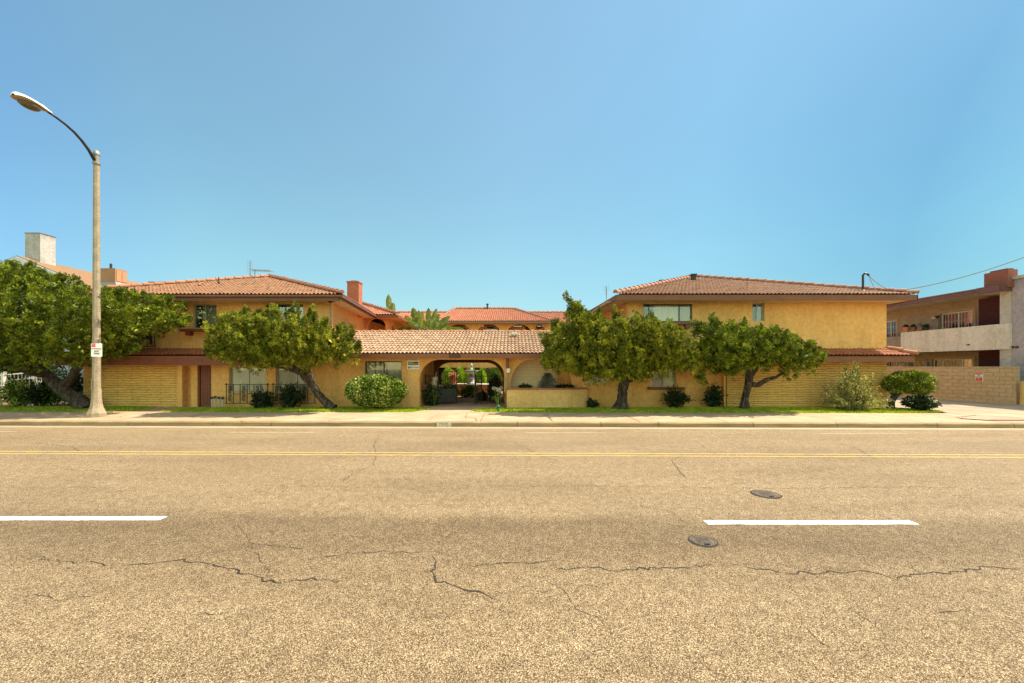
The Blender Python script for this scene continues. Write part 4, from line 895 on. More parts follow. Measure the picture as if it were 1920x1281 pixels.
# ================================================================== COURTYARD BEHIND
CB = thing('courtyard_building', (-1.5, 32.3, .2), 'orange arcaded two storey block closing the far side of the courtyard', 'apartment building')
Yb = 32.3
def AX(a): return PX(a, Yb)
tz = PZ(608, Yb)
hs = [(AX(a), AX(b), 2.9, tz, (AX(b)-AX(a))*.46, r) for a, b, r in ((792, 829, 1.1), (832.5, 887.5, 1.25), (890, 943, 1.25), (946.5, 1000.5, 1.25), (1003, 1021.5, .5))]
m = MB(); wall(m, MY(Yb), AX(775), AX(1033), 2.7, 5.5, .25, hs); wall(m, MXp(AX(1033)), Yb+.25, 36, 2.7, 5.5, .2); m.build('arcade', 'stucco', CB)
m = MB(); m.box((AX(775), Yb-.1, 1.95), (AX(1033), 34.4, 2.7)); m.build('balcony_slab', 'stucco', CB)
iw = 34.0
wl = [(PX(842, iw), PX(872, iw), 3.2, PZ(614, iw)-.02), (PX(912, iw), PX(944, iw), 3.2, PZ(612, iw)), (PX(952, iw), PX(957, iw), 2.9, PZ(612, iw)), (PX(985, iw), PX(1002, iw), 3.0, PZ(612, iw)), (PX(1042, iw), PX(1052, iw), 3.2, PZ(612, iw)), (PX(873, iw)+.5, PX(888, iw), 2.9, PZ(615, iw))]
gl = [(-6.3, -4.5, .25, 2.3), (-3.2, -1.6, .9, 2.0), (.3, 2.1, .25, 2.3)]
m = MB(); wall(m, MY(iw), -12, 9, GZ, 5.4, .2, wl+gl); m.build('inner_wall', 'stucco', CB)
for i, w in enumerate(wl): window(CB, MY(iw), *w, ('bronze', 'alu', 'bronze', 'bronze', 'white_frame', 'white_frame')[i], (.5,) if w[1]-w[0] > 1 else (), [] if i in (2, 3) else [((.45 if i == 0 else .42), 1, 'blue_curtain' if i == 0 else 'curtain')], d=.05)
for w in gl: window(CB, MY(iw), *w, 'bronze', (.5,), [(.5, 1, 'curtain_dim')], d=.05)
tile_roof([(PX(812, 31.5), 31.5, 5.54), (PX(1037, 31.5), 31.5, 5.54), (PX(962, 37), 37, 7.25), (PX(854, 37), 37, 7.25)], 'tile_red', CB, res=4, name='roof')
Rr = tile_roof([(-14, 33.5, 5.5), (11, 33.5, 5.5), (11, 38.4, 7.1), (-14, 38.4, 7.1)], 'tile_red', CB, res=2, name='roof')
caps(Rr, (PX(812, 31.5), 31.5, 5.55), (PX(854, 37), 37, 7.30), 'cap_dark'); caps(Rr, (PX(1037, 31.5), 31.5, 5.55), (PX(962, 37), 37, 7.30), 'cap_dark'); caps(Rr, (PX(854, 37), 37, 7.30), (PX(962, 37), 37, 7.30), 'cap_dark'); caps(Rr, (-14, 38.4, 7.14), (11, 38.4, 7.14), 'cap_dark')
m = MB(); m.box((PX(812, 31.5), 31.46, 5.45), (PX(1037, 31.5), 31.52, 5.52)); m.build('fascia', 'tan_trim', CB)
m = MB(); m.box((PX(812, 31.5)+.1, 31.53, 5.46), (PX(1037, 31.5)-.1, 32.29, 5.49)); m.build('soffit', 'soffit', CB)
m = MB(); b = PX(914, 37); m.tube([(b, 36.9, 7.2), (b, 36.9, 7.7)], .07, 8); m.lathe((b, 36.9, 7.65), [(.12, 0), (.12, .08), (.05, .12)], 10); m.build('vent_pipe', 'dark', CB)
# wall lantern wreath on the small arch
m = MB(); c = Vector(P(1011, 611, 33.9)); m.tube([c+Vector((math.cos(a)*.22, 0, math.sin(a)*.22)) for a in [i*math.pi/8 for i in range(17)]], .05, 6); m.build('wreath', 'deep', CB)
# ================================================================== NEIGHBOUR HOUSE, LEFT
NH = thing('neighbour_house', (-30, 24, .1), 'white gabled house with brown shingle roof and big white chimney behind the left juniper', 'house')
yf = 24.0; rx = PX(47, yf); rz = PZ(485, yf); sl_ = .42
m = MB(); m.box((-42, yf+.3, .1), (-22.4, 38, 5.4)); m.slab([(-42, yf+.3, 5.4), (-22.4, yf+.3, 5.4), (rx, yf+.3, rz-.15)], (0, .2, 0)); m.build('wall', 'house_white', NH)
def rz_(x): return rz-sl_*abs(x-rx)
m = MB()
xr, xl = -21.4, rx-(-21.4-rx)
for x in (xl, xr): m.slab([(rx, yf-.4, rz), (x, yf-.4, rz_(x)), (x, 38, rz_(x)), (rx, 38, rz)], (0, 0, .08))
NR = m.build('roof', 'shingle', NH)
m = MB()
for x in (xl, xr): m.slab([(rx, yf-.45, rz+.02), (x, yf-.45, rz_(x)+.02), (x, yf-.45, rz_(x)-.30), (rx, yf-.45, rz-.34)], (0, .06, 0))
m.build('barge_board', 'house_white', NH)
ccy = 24.3; c0 = PX(47, ccy); c1 = PX(75.5, ccy); ct = PZ(437.5, ccy)
m = MB(); m.box((c0, ccy, 6.3), (c1, ccy+.82, ct)); CHM = m.build('chimney', 'white_stucco', NR)
m = MB(); m.box((c0-.03, ccy-.03, ct), (c1+.03, ccy+.85, ct+.04)); m.build('chimney_cap', 'galv', NR)
by = 23.2; b0 = PX(186, by); b1 = PX(216, by); bt = PZ(503, by); bb = PZ(528, by)
m = MB(); m.prism([(b0, by), (b1, by), (b1, by+.72), (b0, by+.72)], bb, bt); BX = m.build('chimney', 'copper', NR)
m = MB(); m.box((b1+.0, by+.08, bb+.05), (b1+.02, by+.36, bt-.1)); m.box((b1+.0, by+.40, bb+.05), (b1+.02, by+.68, bt-.12)); m.build('side_panels', 'copper_light', NR)
m = MB(); m.slab([(b0, by+.02, bb), (b1, by+.02, bb), (b1+.35, by-.1, 5.2), (b0-.2, by-.1, 5.2)], (0, .7, 0)); m.build('chimney_base', 'cast_dim', NR)
m = MB(); px_ = PX(208, by+.3); m.tube([(px_, by+.3, bt-.1), (px_, by+.3, bt+.33)], .06, 10); m.build('flue', 'dark', NR)
m = MB(); q = P(163, 521, 26); m.tube([q-Vector((0, 0, .4)), q, q+Vector((.4, 0, 0))], .02, 6); m.build('vent_pipe', 'galv', NR)
window(NH, MY(yf+.29), PX(118, yf), PX(138, yf), PZ(692, yf), PZ(676, yf), 'white_frame', (.33, .66), [(0, 1, 'curtain')], d=-.05, room=False)
window(NH, MY(yf+.29), PX(30, yf), PX(62, yf), 3.4, 4.9, 'white_frame', (.5,), [(0, 1, 'curtain_dim')], d=-.05, room=False)
# stair rail and low wall in front of it
t = thing('stair_railing', (PX(30, 20.2), 20.2, .2), 'white metal stair railing behind the shrubs at the left edge', 'railing')
a = P(-60, 700, 20.2); 
m = MB(); m.tube([P(-60, 716, 20.6), P(0, 704, 20.4), P(62, 698.5, 20.4)], .035, 6); m.tube([P(-60, 728, 20.6), P(0, 715, 20.4), P(62, 709, 20.4)], .025, 6)
m.build('handrail', 'white_frame', t)
for p in range(-50, 58, 7): m = MB(); q = P(p, 703-p*.09, 20.4); m.tube([q, (q.x, q.y, .75)], .014, 6); m.build('baluster', 'white_frame', t)
m = MB(); q = P(7, 697, 20.3); m.box((q.x-.07, q.y-.07, .2), (q.x+.07, q.y+.07, q.z)); m.build('newel_post', 'white_frame', t)
for p in (61, 66, 71, 76): m = MB(); q = P(p, 690+(p-61)*.55, 20.8); m.box((q.x-.035, q.y-.03, .5), (q.x+.035, q.y+.03, q.z)); m.build('picket', 'white_frame', t)
t = thing('entry_steps', (PX(-5, 19.2), 19.2, .15), 'tan stucco steps and low wall at the far left edge', 'steps')
m = MB(); m.box((-30, 19.4, .1), (PX(10, 19.4), 19.7, PZ(723, 19.4))); m.build('low_wall', 'cream_stucco', t)
m = MB()
for k in range(3): m.box((-30, 18.7+k*.22, .1), (PX(11, 18.8), 18.92+k*.22-.003, .34+k*.15))
m.build('steps', 'concrete', t)

# ================================================================== NEIGHBOUR BUILDING, RIGHT
NB = thing('neighbour_building', (27, 24, .2), 'grey stucco two storey apartments with long solid balcony and maroon brick panels at right', 'apartment building')
XW = 27.0
def YX(px, X): return X*F/(px-HX)
def ZX(px, py, X): return HC+(HY-py)/F*YX(px, X)
wu = (YX(1825, XW), YX(1763, XW), 3.2, ZX(1825, 581, XW)); wf = (YX(1681, XW), YX(1655, XW), 3.6, ZX(1680, 600.5, XW))
wg = (YX(1824, XW), YX(1748, XW), .6, ZX(1822, 672.5, XW)); wg2 = (YX(1694, XW), YX(1664, XW), .9, ZX(1693, 676.5, XW)); wg3 = (YX(1733, XW), YX(1704, XW), .3, ZX(1732, 675, XW))
m = MB(); wall(m, MXn(XW), 20.8, 48, .1, 6.0, .2, [wu, wf, wg, wg2, wg3]); m.build('wall', 'grey_stucco', NB)
window(NB, MXn(XW), *wu, 'white_frame', (.48,), [(0, .46, 'red_curtain')], fw=.07, bars=10)
window(NB, MXn(XW), *wf, 'white_frame', (.5,), [(0, 1, 'red_curtain')], fw=.06, bars=6)
window(NB, MXn(XW), *wg, 'white_frame', (.27, .76), [(.27, .76, 'gold_curtain')], fw=.06, bars=12)
window(NB, MXn(XW), *wg2, 'white_frame', (.5,), [(.5, 1, 'gold_curtain')], fw=.06, bars=6)
window(NB, MXn(XW), *wg3, 'tan_trim', (), [(0, 1, 'curtain_dim')], fw=.08, bars=7)
for w in (wu, wf, wg, wg2, wg3):
    m = MB(); g = .14
    mbox(m, MXn(XW), w[0]-g, w[0], -.03, .02, w[2], w[3]+g); mbox(m, MXn(XW), w[1], w[1]+g, -.03, .02, w[2], w[3]+g); mbox(m, MXn(XW), w[0], w[1], -.03, .02, w[3], w[3]+g)
    m.build('window_trim', 'tan_trim', NB)
for (pa, pb, za, zb) in ((1835, 1888, 3.4, 5.86), (1835, 1888, .3, 2.9)):
    m = MB(); m.box((26.55, YX(pb, 26.55), za), (26.7, YX(pa, 26.55), zb)); m.build('brick_panel', 'brick_dark', NB)
m = MB(); y0 = YX(1889, 26.0); m.box((25.62, 20.8, .2), (26.6, y0+.02, 5.9)); m.build('pilaster', 'cream_stucco', NB)
m = MB(); yb0, yb1 = YX(1893, 25.5), YX(1689, 25.5); m.box((25.5, yb0, 2.93), (25.64, yb1, 4.26)); m.box((25.64, yb1-.14, 2.93), (26.9, yb1, 4.26)); BAL = m.build('balcony', 'balcony', NB)
m = MB(); m.box((25.66, yb0, 2.94), (26.98, 44, 3.04)); m.build('balcony_floor', 'grey_stucco', NB)
m = MB(); m.box((26.3, yb1, 2.93), (26.42, 44, 4.1)); m.build('balcony', 'grey_stucco', NB)
q = Vector((25.5, YX(1817, 25.5), ZX(1817, 646, 25.5))); m = MB(); m.tube([q, q+Vector((-.12, 0, -.03))], [.04, .03], 10); m.build('scupper', 'dark', BAL)
m = MB(); m.slab([(25.0, 21.9, 5.95), (25.0, 48, 5.95), (27.3, 48, 5.98), (27.3, 21.9, 5.98)], (0, 0, .04)); m.build('soffit', 'cream_stucco', NB)
m = MB(); m.box((24.95, 21.7, 5.93), (25.02, 48, 6.15)); m.box((24.85, 20.75, 5.88), (25.0, 21.7, 6.22)); m.box((24.98, 20.75, 5.9), (27, 20.8, 6.22)); m.build('fascia', 'fascia_maroon', NB)
m = MB(); m.slab([(24.93, 20.8, 6.16), (24.93, 48, 6.16), (32, 48, 6.9), (32, 20.8, 6.9)], (0, 0, .06)); RN = m.build('roof', 'shingle', NB)
m = MB(); m.box((25.02, 20.82, 5.9), (27, 21.9, 5.94)); m.build('soffit', 'cream_stucco', NB)
xc = 25.3; m = MB(); m.box((xc, YX(1890, xc), 6.1), (xc+.5, YX(1845, xc), ZX(1890, 505, xc))); m.build('chimney', 'brick_brown', RN)
zt = ZX(1890, 505, xc); m = MB(); m.box((xc+.08, YX(1890, xc)+.1, zt), (xc+.42, YX(1845, xc)-.2, zt+.08)); m.build('chimney_crown', 'brick_brown', RN)
q = Vector((26.9, YX(1754, 26.9), ZX(1754, 596, 26.9))); m = MB(); m.lathe((q.x-.12, q.y, q.z-.1), [(.07, 0), (.11, .05), (.09, .12), (.03, .16)], 12); WLm = m.build('wall_lamp', 'white', NB)
m = MB(); m.tube([q+Vector((0.09, -.15, .1)), q+Vector((.06, -.15, -1.6))], .03, 6); m.box((q.x-.05, q.y-.18, q.z-.02), (q.x+.09, q.y-.02, q.z+.12)); m.build('conduit', 'dark', NB)
m = MB(); q = Vector((26.9, YX(1737, 26.9), ZX(1737, 684, 26.9))); m.box((q.x-.1, q.y-.12, q.z-.25), (q.x+.09, q.y+.12, q.z+.15)); m.build('meter_box', 'galv', NB)
# front block at the frame edge
m = MB(); zt2 = ZX(1894, 520, 25.62); m.box((25.62, 15.5, .1), (33, 20.79, zt2-.15)); m.build('front_wall', 'lilac', NB)
m = MB(); m.box((25.52, 15.4, zt2-.15), (33, 20.85, zt2)); m.build('cornice', 'cream_stucco', NB)
m = MB()
for p in (1899, 1907): q = Vector((25.61, YX(p, 25.61), ZX(p, 651, 25.61))); m.box((q.x-.02, q.y-.06, q.z-.05), (q.x+.02, q.y+.06, q.z+.05))
m.build('vent_grilles', 'dark', NB)
# pots on the balcony rail
def potplant(px, kind, label, r=.15, leafy='deep'):
    y = YX(px, 25.57); c = (25.57, y, 4.262); t = thing('potted_plant', c, label, 'potted plant', 'pots standing on the balcony wall')
    m = MB(); m.lathe(c, [(r*.65, 0), (r, r*1.4), (r*1.1, r*1.45), (r*1.1, r*1.7), (r*.95, r*1.7), (r*.9, r*1.3)], 16); m.build('pot', kind, t)
    n = 160; u = unit(RNG.normal(size=(n, 3))+np.array([0, 0, .8])); pos = np.array([c[0], c[1], c[2]+r*1.6])+u*RNG.uniform(0, .12, (n, 1)); leaf_mesh('leaves', pos, u, .16, .03, leafy, t)
potplant(1699, 'terra', 'bright orange terracotta pot, leftmost on the neighbour balcony wall', .19)
potplant(1713, 'browpot', 'brown pot between the orange pot and the largest pot on the balcony', .16)
potplant(1727, 'browpot', 'large brown bowl with spiky leaves on the neighbour balcony wall', .19, 'spruce')
potplant(1737, 'dark', 'small dark pot with drooping plant, rightmost on the balcony wall', .12)
# block wall and its signs
BWt = thing('block_wall', (24.2, 22, .2), 'tan concrete block wall along the driveway at the right', 'wall')
xw = 24.0; m = MB(); m.slab([(24.55, 19.75, .12), (23.9, 24, .12), (23.9, 40, .12), (23.9, 40, 1.98), (23.9, 24, 1.98), (24.55, 19.75, 1.98)], (.2, 0, 0)); m.build('masonry', 'block', BWt)
m = MB()
y = 19.75
def bwx(y): return 24.55-.65*(y-19.75)/4.25 if y < 24 else 23.9
while y < 40:
    x = bwx(y); m.slab([(x-.01, y, 1.982), (bwx(y+.19)-.01, y+.19, 1.982), (bwx(y+.19)+.21, y+.19, 1.982), (x+.21, y, 1.982)], (0, 0, .055)); y += .2
m.build('coping', 'block', BWt)
ang = math.atan2(-.65, 4.25)
def wsign(px0, px1, py0, py1, name, label, cat, mat):
    # intersect the pixel rays with the slanted wall face
    def hit(px, py):
        k = (px-HX)/F  # x = k*y ; x = 24.55-.153*(y-19.75)
        y = (24.55+.1529*19.75)/(k+.1529); return Vector((k*y, y, HC+(HY-py)/F*y))
    a = hit(px0, (py0+py1)/2); b = hit(px1, (py0+py1)/2); zt_ = hit((px0+px1)/2, py0).z; zb_ = hit((px0+px1)/2, py1).z
    n = Vector((-1, -.153, 0)).normalized()*.02; t = thing(name, ((a+b)/2+n), label, cat)
    a += n*.3; b += n*.3
    m = MB(); m.slab([(a.x, a.y, zb_), (b.x, b.y, zb_), (b.x, b.y, zt_), (a.x, a.y, zt_)], n); m.build('plate', mat, t)
    c = (a+b)/2+n*1.25; c.z = (zt_+zb_)/2; yaw = math.atan2(b.y-a.y, b.x-a.x); return t, c, yaw, (a-b).length, zt_-zb_, (b-a).normalized()
t, c, yaw, w_, h_, ax = wsign(1829, 1844, 698, 714.5, 'parking_sign', 'small red and white no parking tow away sign on the block wall', 'sign', 'white')
up = Vector((0, 0, 1))
def bar(t, c, ax, u0, u1, z0, z1, mat, name, n=Vector((-1, -.153, 0)).normalized()*.004):
    m = MB(); m.slab([c+ax*u0+up*z0, c+ax*u1+up*z0, c+ax*u1+up*z1, c+ax*u0+up*z1], n); m.build(name, mat, t)
bar(t, c, ax, -w_*.46, w_*.46, h_*.24, h_*.48, 'redink', 'red_band'); bar(t, c, ax, -w_*.42, w_*.42, -h_*.46, -h_*.16, 'redink', 'red_band')
text('words', 'NO', .075, 'blackink', t, facing(c+up*h_*.14-Vector((.01, 0, 0)), yaw)); text('words', 'PARKING', .07, 'blackink', t, facing(c-up*h_*.05-Vector((.01, 0, 0)), yaw), .004, 1)
text('words', 'TOW-AWAY', .055, 'white', t, facing(c+up*h_*.36-Vector((.012, 0, 0)), yaw)); text('words', 'P', .1, 'white', t, facing(c-up*h_*.31-Vector((.012, 0, 0)), yaw))
t, c, yaw, w_, h_, ax = wsign(1737, 1761, 712, 732, 'tenant_sign', 'plain beige notice board with faint words PARKING on the block wall', 'sign', 'concrete')
text('words', 'TENANT', .13, 'greyink', t, facing(c+up*.09-Vector((.01, 0, 0)), yaw)); text('words', 'PARKING', .13, 'greyink', t, facing(c-up*.12-Vector((.01, 0, 0)), yaw))
t = thing('guard_post', (24.65, 19.55, .2), 'yellowish timber post at the street end of the block wall', 'post')
m = MB(); m.tube([(24.62, 19.5, .1), (24.63, 19.5, .5), (24.6, 19.5, 1.1), (24.56, 19.5, 1.32)], [.15, .125, .115, .10], 10, rough=.05); m.build('post', 'wood_yellow', t)
m = MB(); m.tube([(24.62, 19.5, .09), (24.62, 19.5, .20)], [.22, .17], 10, rough=.1); m.build('footing', 'cast_dim', t)

# ================================================================== STREET LAMP
lx, ly = PX(181, 15.04), 15.04
SL = thing('street_lamp', (lx, ly, .18), 'tall octagonal concrete street lamp with curved arm at the left kerb', 'street lamp')
def octo(prof, name, mat, ph):
    m = MB(); vs = []; fs = []; n = len(prof)
    for r, z in prof: vs += [(lx+r*math.cos(ph+k*math.pi/4), ly+r*math.sin(ph+k*math.pi/4), z) for k in range(8)]
    for i in range(n-1): fs += [(i*8+k, i*8+(k+1) % 8, (i+1)*8+(k+1) % 8, (i+1)*8+k) for k in range(8)]
    fs += [tuple(range(8))[::-1], tuple((n-1)*8+k for k in range(8))]; m.add(vs, fs); return m.build(name, mat, SL)
ph = math.radians(14)
octo([(.275, .14), (.275, .33), (.258, .35), (.20, .50), (.162, .68), (.145, .93), (.138, 1.17), (.128, 1.20)], 'base', 'pole', ph)
octo([(.124, 1.18), (.092, 9.55)], 'pole', 'pole', ph)
m = MB(); m.lathe((lx, ly, 9.52), [(.095, 0), (.115, .02), (.115, .10), (.09, .12), (.09, .34), (.105, .36), (.105, .42), (.08, .50), (.03, .54)], 16); m.build('pole_cap', 'galv', SL)
arm = [(15.0, 9.62), (14.76, 9.93), (14.52, 10.14), (14.28, 10.29), (14.0, 10.40), (13.7, 10.47), (13.45, 10.50)]
m = MB(); m.tube([(lx, y, z) for y, z in arm], [.055, .05, .045, .042, .038, .036, .034], 10); m.build('arm', 'dark', SL, smooth=True)
# cobra head: shell above, drop lens below
hd0, hd1 = 13.55, 12.52; hz = 10.50
def head(f, n=18, seg=14):
    vs = []; 
    for i in range(n+1):
        q = i/n; y = hd0+(hd1-hd0)*q; w = .05+.20*math.sin(min(1, q*1.25)*math.pi/2)**1.3
        if q > .8: w *= math.sqrt(max(.03, 1-((q-.8)/.2)**2))
        vs.append((y, w, f(q, w)))
    return vs
m = MB(); rows = head(lambda q, w: w); vs = []; seg = 12
for y, w, h in rows:
    q = (hd0-y)/(hd0-hd1); zc = hz+.015-.07*q
    for k in range(seg+1): th = math.pi*k/seg; vs.append((lx+w*math.cos(th), y, zc+min(w, .13)*.95*math.sin(th)))
fs = [(i*(seg+1)+k, i*(seg+1)+k+1, (i+1)*(seg+1)+k+1, (i+1)*(seg+1)+k) for i in range(len(rows)-1) for k in range(seg)]
m.add(vs, fs); m.build('lamp_shell', 'white', SL, smooth=True)
m = MB(); vs = []
for y, w, h in rows:
    q = (hd0-y)/(hd0-hd1); zc = hz+.010-.07*q
    for k in range(seg+1): th = math.pi*k/seg; vs.append((lx+w*.985*math.cos(th), y, zc-w*.22*math.sin(th)))
m.add(vs, fs); m.build('lamp_underside', 'tan_trim', SL, smooth=True)
m = MB(); yc = (hd0+hd1)/2-.10; vs = []; fs = []; n = 8; seg = 20
for i in range(n+1):
    ph_ = math.pi/2*i/n
    for k in range(seg): th = 2*math.pi*k/seg; vs.append((lx+.185*math.cos(ph_)*math.cos(th), yc+.31*math.cos(ph_)*math.sin(th), hz-.085-.15*math.sin(ph_)-.01*math.cos(ph_)))
for i in range(n): fs += [(i*seg+k, i*seg+(k+1) % seg, (i+1)*seg+(k+1) % seg, (i+1)*seg+k) for k in range(seg)]
m.add(vs, fs); M['lens'] = pm('lamp_lens', (.16, .12, .06), (.10, .075, .04), 9, .12); m.build('lens', 'lens', SL, smooth=True)
m = MB(); m.box((lx-.02, 13.18, hz+.09), (lx+.02, 13.26, hz+.16)); m.build('photocell', 'dark', SL)
tg = MB(); nv = Vector((-.62, -.78, 0)).normalized(); c = Vector((lx, ly, 0))+nv*.128; sx_ = Vector((nv.y, -nv.x, 0))*-1
if sx_.x < 0: sx_ = -sx_
tg.slab([c-sx_*.045+up*1.22, c+sx_*.045+up*1.22, c+sx_*.045+up*1.58, c-sx_*.045+up*1.58], nv*.006); TG = tg.build('number_tag', 'white', SL)
yw = math.atan2(sx_.y, sx_.x)
text('digits', '2', .13, 'blackink', SL, facing(c+nv*.009+up*1.48, yw)); text('digits', '4', .13, 'blackink', SL, facing(c+nv*.009+up*1.35, yw))
# no stopping sign strapped to the lamp
nv = Vector((.60, -.80, 0)); sx_ = Vector((.80, .60, 0)); c = Vector((lx+.15, ly-.14, 0))
NS = thing('no_stopping_sign', (c.x, c.y, 2.4), 'small white no stopping sign strapped to the lamp pole', 'sign')
m = MB(); z0s, z1s = 2.40, 2.90; pts = []; hw = .145; r_ = .03
for (cx, cz, a0) in ((hw-r_, z1s-r_, 0), (-hw+r_, z1s-r_, 90), (-hw+r_, z0s+r_, 180), (hw-r_, z0s+r_, 270)):
    for k in range(4): a = math.radians(a0+k*30); pts.append(c+sx_*(cx+r_*math.cos(a))+up*(cz+r_*math.sin(a)))
m.slab(pts, nv*.004); m.build('plate', 'white', NS)
def sbar(u0, u1, za, zb, mat, name): m = MB(); q = c+nv*.0045; m.slab([q+sx_*u0+up*za, q+sx_*u1+up*za, q+sx_*u1+up*zb, q+sx_*u0+up*zb], nv*.002); m.build(name, mat, NS)
sbar(-.13, -.03, 2.76, 2.89, 'redink', 'red_block'); yw = math.atan2(sx_.y, sx_.x); q = c+nv*.009
text('words', 'NO', .062, 'white', NS, facing(q-sx_*.08+up*2.825, yw)); text('words', 'STOPPING', .058, 'redink', NS, facing(q+up*2.70, yw), .003, .95)
text('words', 'ANY', .07, 'blackink', NS, facing(q+up*2.61, yw)); text('words', 'TIME', .07, 'blackink', NS, facing(q+up*2.52, yw))
m = MB()
for z in (2.45, 2.85): m.tube([(lx+.125*math.cos(a), ly+.125*math.sin(a), z) for a in [i*math.pi/8 for i in range(17)]], .008, 6, cap=False)
m.build('strap', 'galv', NS)

# ================================================================== FITTINGS ON THE BUILDINGS
# office sign by the arch
sx0, sx1 = PX(763, 18.36), PX(786.3, 18.36); sz0, sz1 = PZ(693, 18.36), PZ(676, 18.36); cx = (sx0+sx1)/2
OS = thing('office_sign', (cx, 18.38, sz0), 'white and black rental sign on the wall left of the archway', 'sign')
m = MB(); m.box((sx0, 18.37, sz0), (sx1, 18.405, sz1)); m.build('board', 'white', OS, bev=.004)
wv = sx1-sx0; hv = sz1-sz0
m = MB(); m.box((sx0+wv*.09, 18.362, sz0+hv*.50), (sx1-wv*.09, 18.369, sz0+hv*.85)); m.build('black_band', 'blackink', OS)
m = MB()
for a, b, z, e_ in ((.12, .50, .72, .05), (.12, .86, .59, .06)):
    x = a
    while x < b: w__ = random.choice((.025, .035, .045)); m.box((sx0+wv*x, 18.357, sz0+hv*z), (sx0+wv*(x+w__), 18.361, sz0+hv*(z+e_))); x += w__+.012
m.build('small_lettering', 'white', OS)
text('phone_number', '987-2464', .105, 'blackink', OS, facing((cx+wv*.10, 18.366, sz0+hv*.22)), .002)
m = MB(); m.box((sx0+wv*.09, 18.362, sz0+hv*.12), (sx0+wv*.24, 18.369, sz0+hv*.24)); m.slab([(sx0+wv*.10, 18.362, sz0+hv*.26), (sx0+wv*.23, 18.362, sz0+hv*.26), (sx0+wv*.165, 18.362, sz0+hv*.36)], (0, .006, 0)); m.build('telephone_symbol', 'blackink', OS)
# entry post with keypad
EP = thing('entry_post', (PX(952.5, 18.25), 18.25, .2), 'slim weathered timber post with a white keypad between arch and niche', 'post')
ex = PX(952, 18.25); m = MB(); m.box((ex-.055, 18.2, .2), (ex+.05, 18.3, 2.02)); m.build('post', 'wood', EP)
m = MB(); m.box((ex-.07, 18.14, PZ(692, 18.2)), (ex+.065, 18.32, PZ(672.5, 18.2))); m.box((ex-.08, 18.12, PZ(672.5, 18.2)), (ex+.075, 18.34, PZ(671, 18.2))); m.build('lamp_box', 'fascia', EP)
m = MB(); m.box((ex-.05, 18.08, PZ(699, 18.1)), (ex+.10, 18.195, PZ(691, 18.1))); m.build('keypad', 'white', EP, bev=.008)
# planter in front of the niche
PL = thing('raised_planter', (1.3, 17.9, .2), 'stucco raised planter with brick cap and chamfered right end below the niche', 'planter')
pp = [(PX(950.5, 18.4), 18.41), (PX(950.5, 17.8), 17.78), (PX(1071, 17.8), 17.78), (PX(1101, 18.1), 18.1), (PX(1101, 18.1), 18.41)]
m = MB(); m.prism(pp, .15, 1.03); m.build('wall', 'stucco_low', PL)
m = MB(); pc = [(pp[0][0]-.04, 18.41), (pp[1][0]-.04, 17.74), (pp[2][0]+.01, 17.74), (pp[3][0]+.04, 18.07), (pp[4][0]+.04, 18.41)]
n = 40
for (a, b) in ((pc[1], pc[2]), (pc[2], pc[3])):
    Lg = math.hypot(b[0]-a[0], b[1]-a[1]); k = int(Lg/.1)
    for i in range(k):
        t0 = (i+.06)/k; t1 = (i+.94)/k; d = ((b[0]-a[0])/Lg, (b[1]-a[1])/Lg); nx, ny = -d[1], d[0]
        q = [(a[0]+(b[0]-a[0])*tt+nx*w, a[1]+(b[1]-a[1])*tt+ny*w) for tt, w in ((t0, 0), (t1, 0), (t1, .2), (t0, .2))]; m.prism(q, 1.031, 1.095)
m.build('brick_cap', 'brick', PL)
m = MB(); m.prism([(x, y+(.02 if i in (1, 2, 3) else -.01)) for i, (x, y) in enumerate(pc)], 1.028, 1.075); m.build('soil', 'mulch', PL)
t = thing('planter_conifer', (PX(1026, 18.5), 18.5, 1.07), 'small blue grey tiered conifer standing in the niche planter', 'conifer', None)
pos = []; dd = []
cx, cy_ = PX(1027, 18.55), 18.55
for z, r in ((.06, .44), (.18, .40), (.30, .34), (.41, .27), (.52, .20), (.62, .12)):
    n = 1300; a = RNG.uniform(0, 6.28, n); q = RNG.uniform(.1, 1, n)**.6*r*(1+.2*np.sin(a*5+z*20)); pos.append(np.stack([cx+q*np.cos(a), cy_+q*np.sin(a)*.8, 1.07+z-q*.16+RNG.normal(0, .03, n)], -1)); dd.append(np.stack([np.cos(a), np.sin(a), RNG.normal(0, .4, n)], -1))
leaf_mesh('needles', np.concatenate(pos), np.concatenate(dd), .06, .02, 'spruce', t)
m = MB(); m.tube([(cx, cy_, 1.05), (cx, cy_, 1.72)], [.03, .01], 8); m.build('trunk', 'bark', t)
for i, (p, lb) in enumerate(((1060, 'low dark clump lying on the planter to the right of the conifer'), (985, 'low dark clump lying on the planter to the left of the conifer'))):
    bush('ground_plant', (PX(p, 18.2), 18.2, 1.07), (.42 if i == 0 else .3, .15, .06), 700, (.07, .03), 'deep', lb, None, 'plant', stems=2)
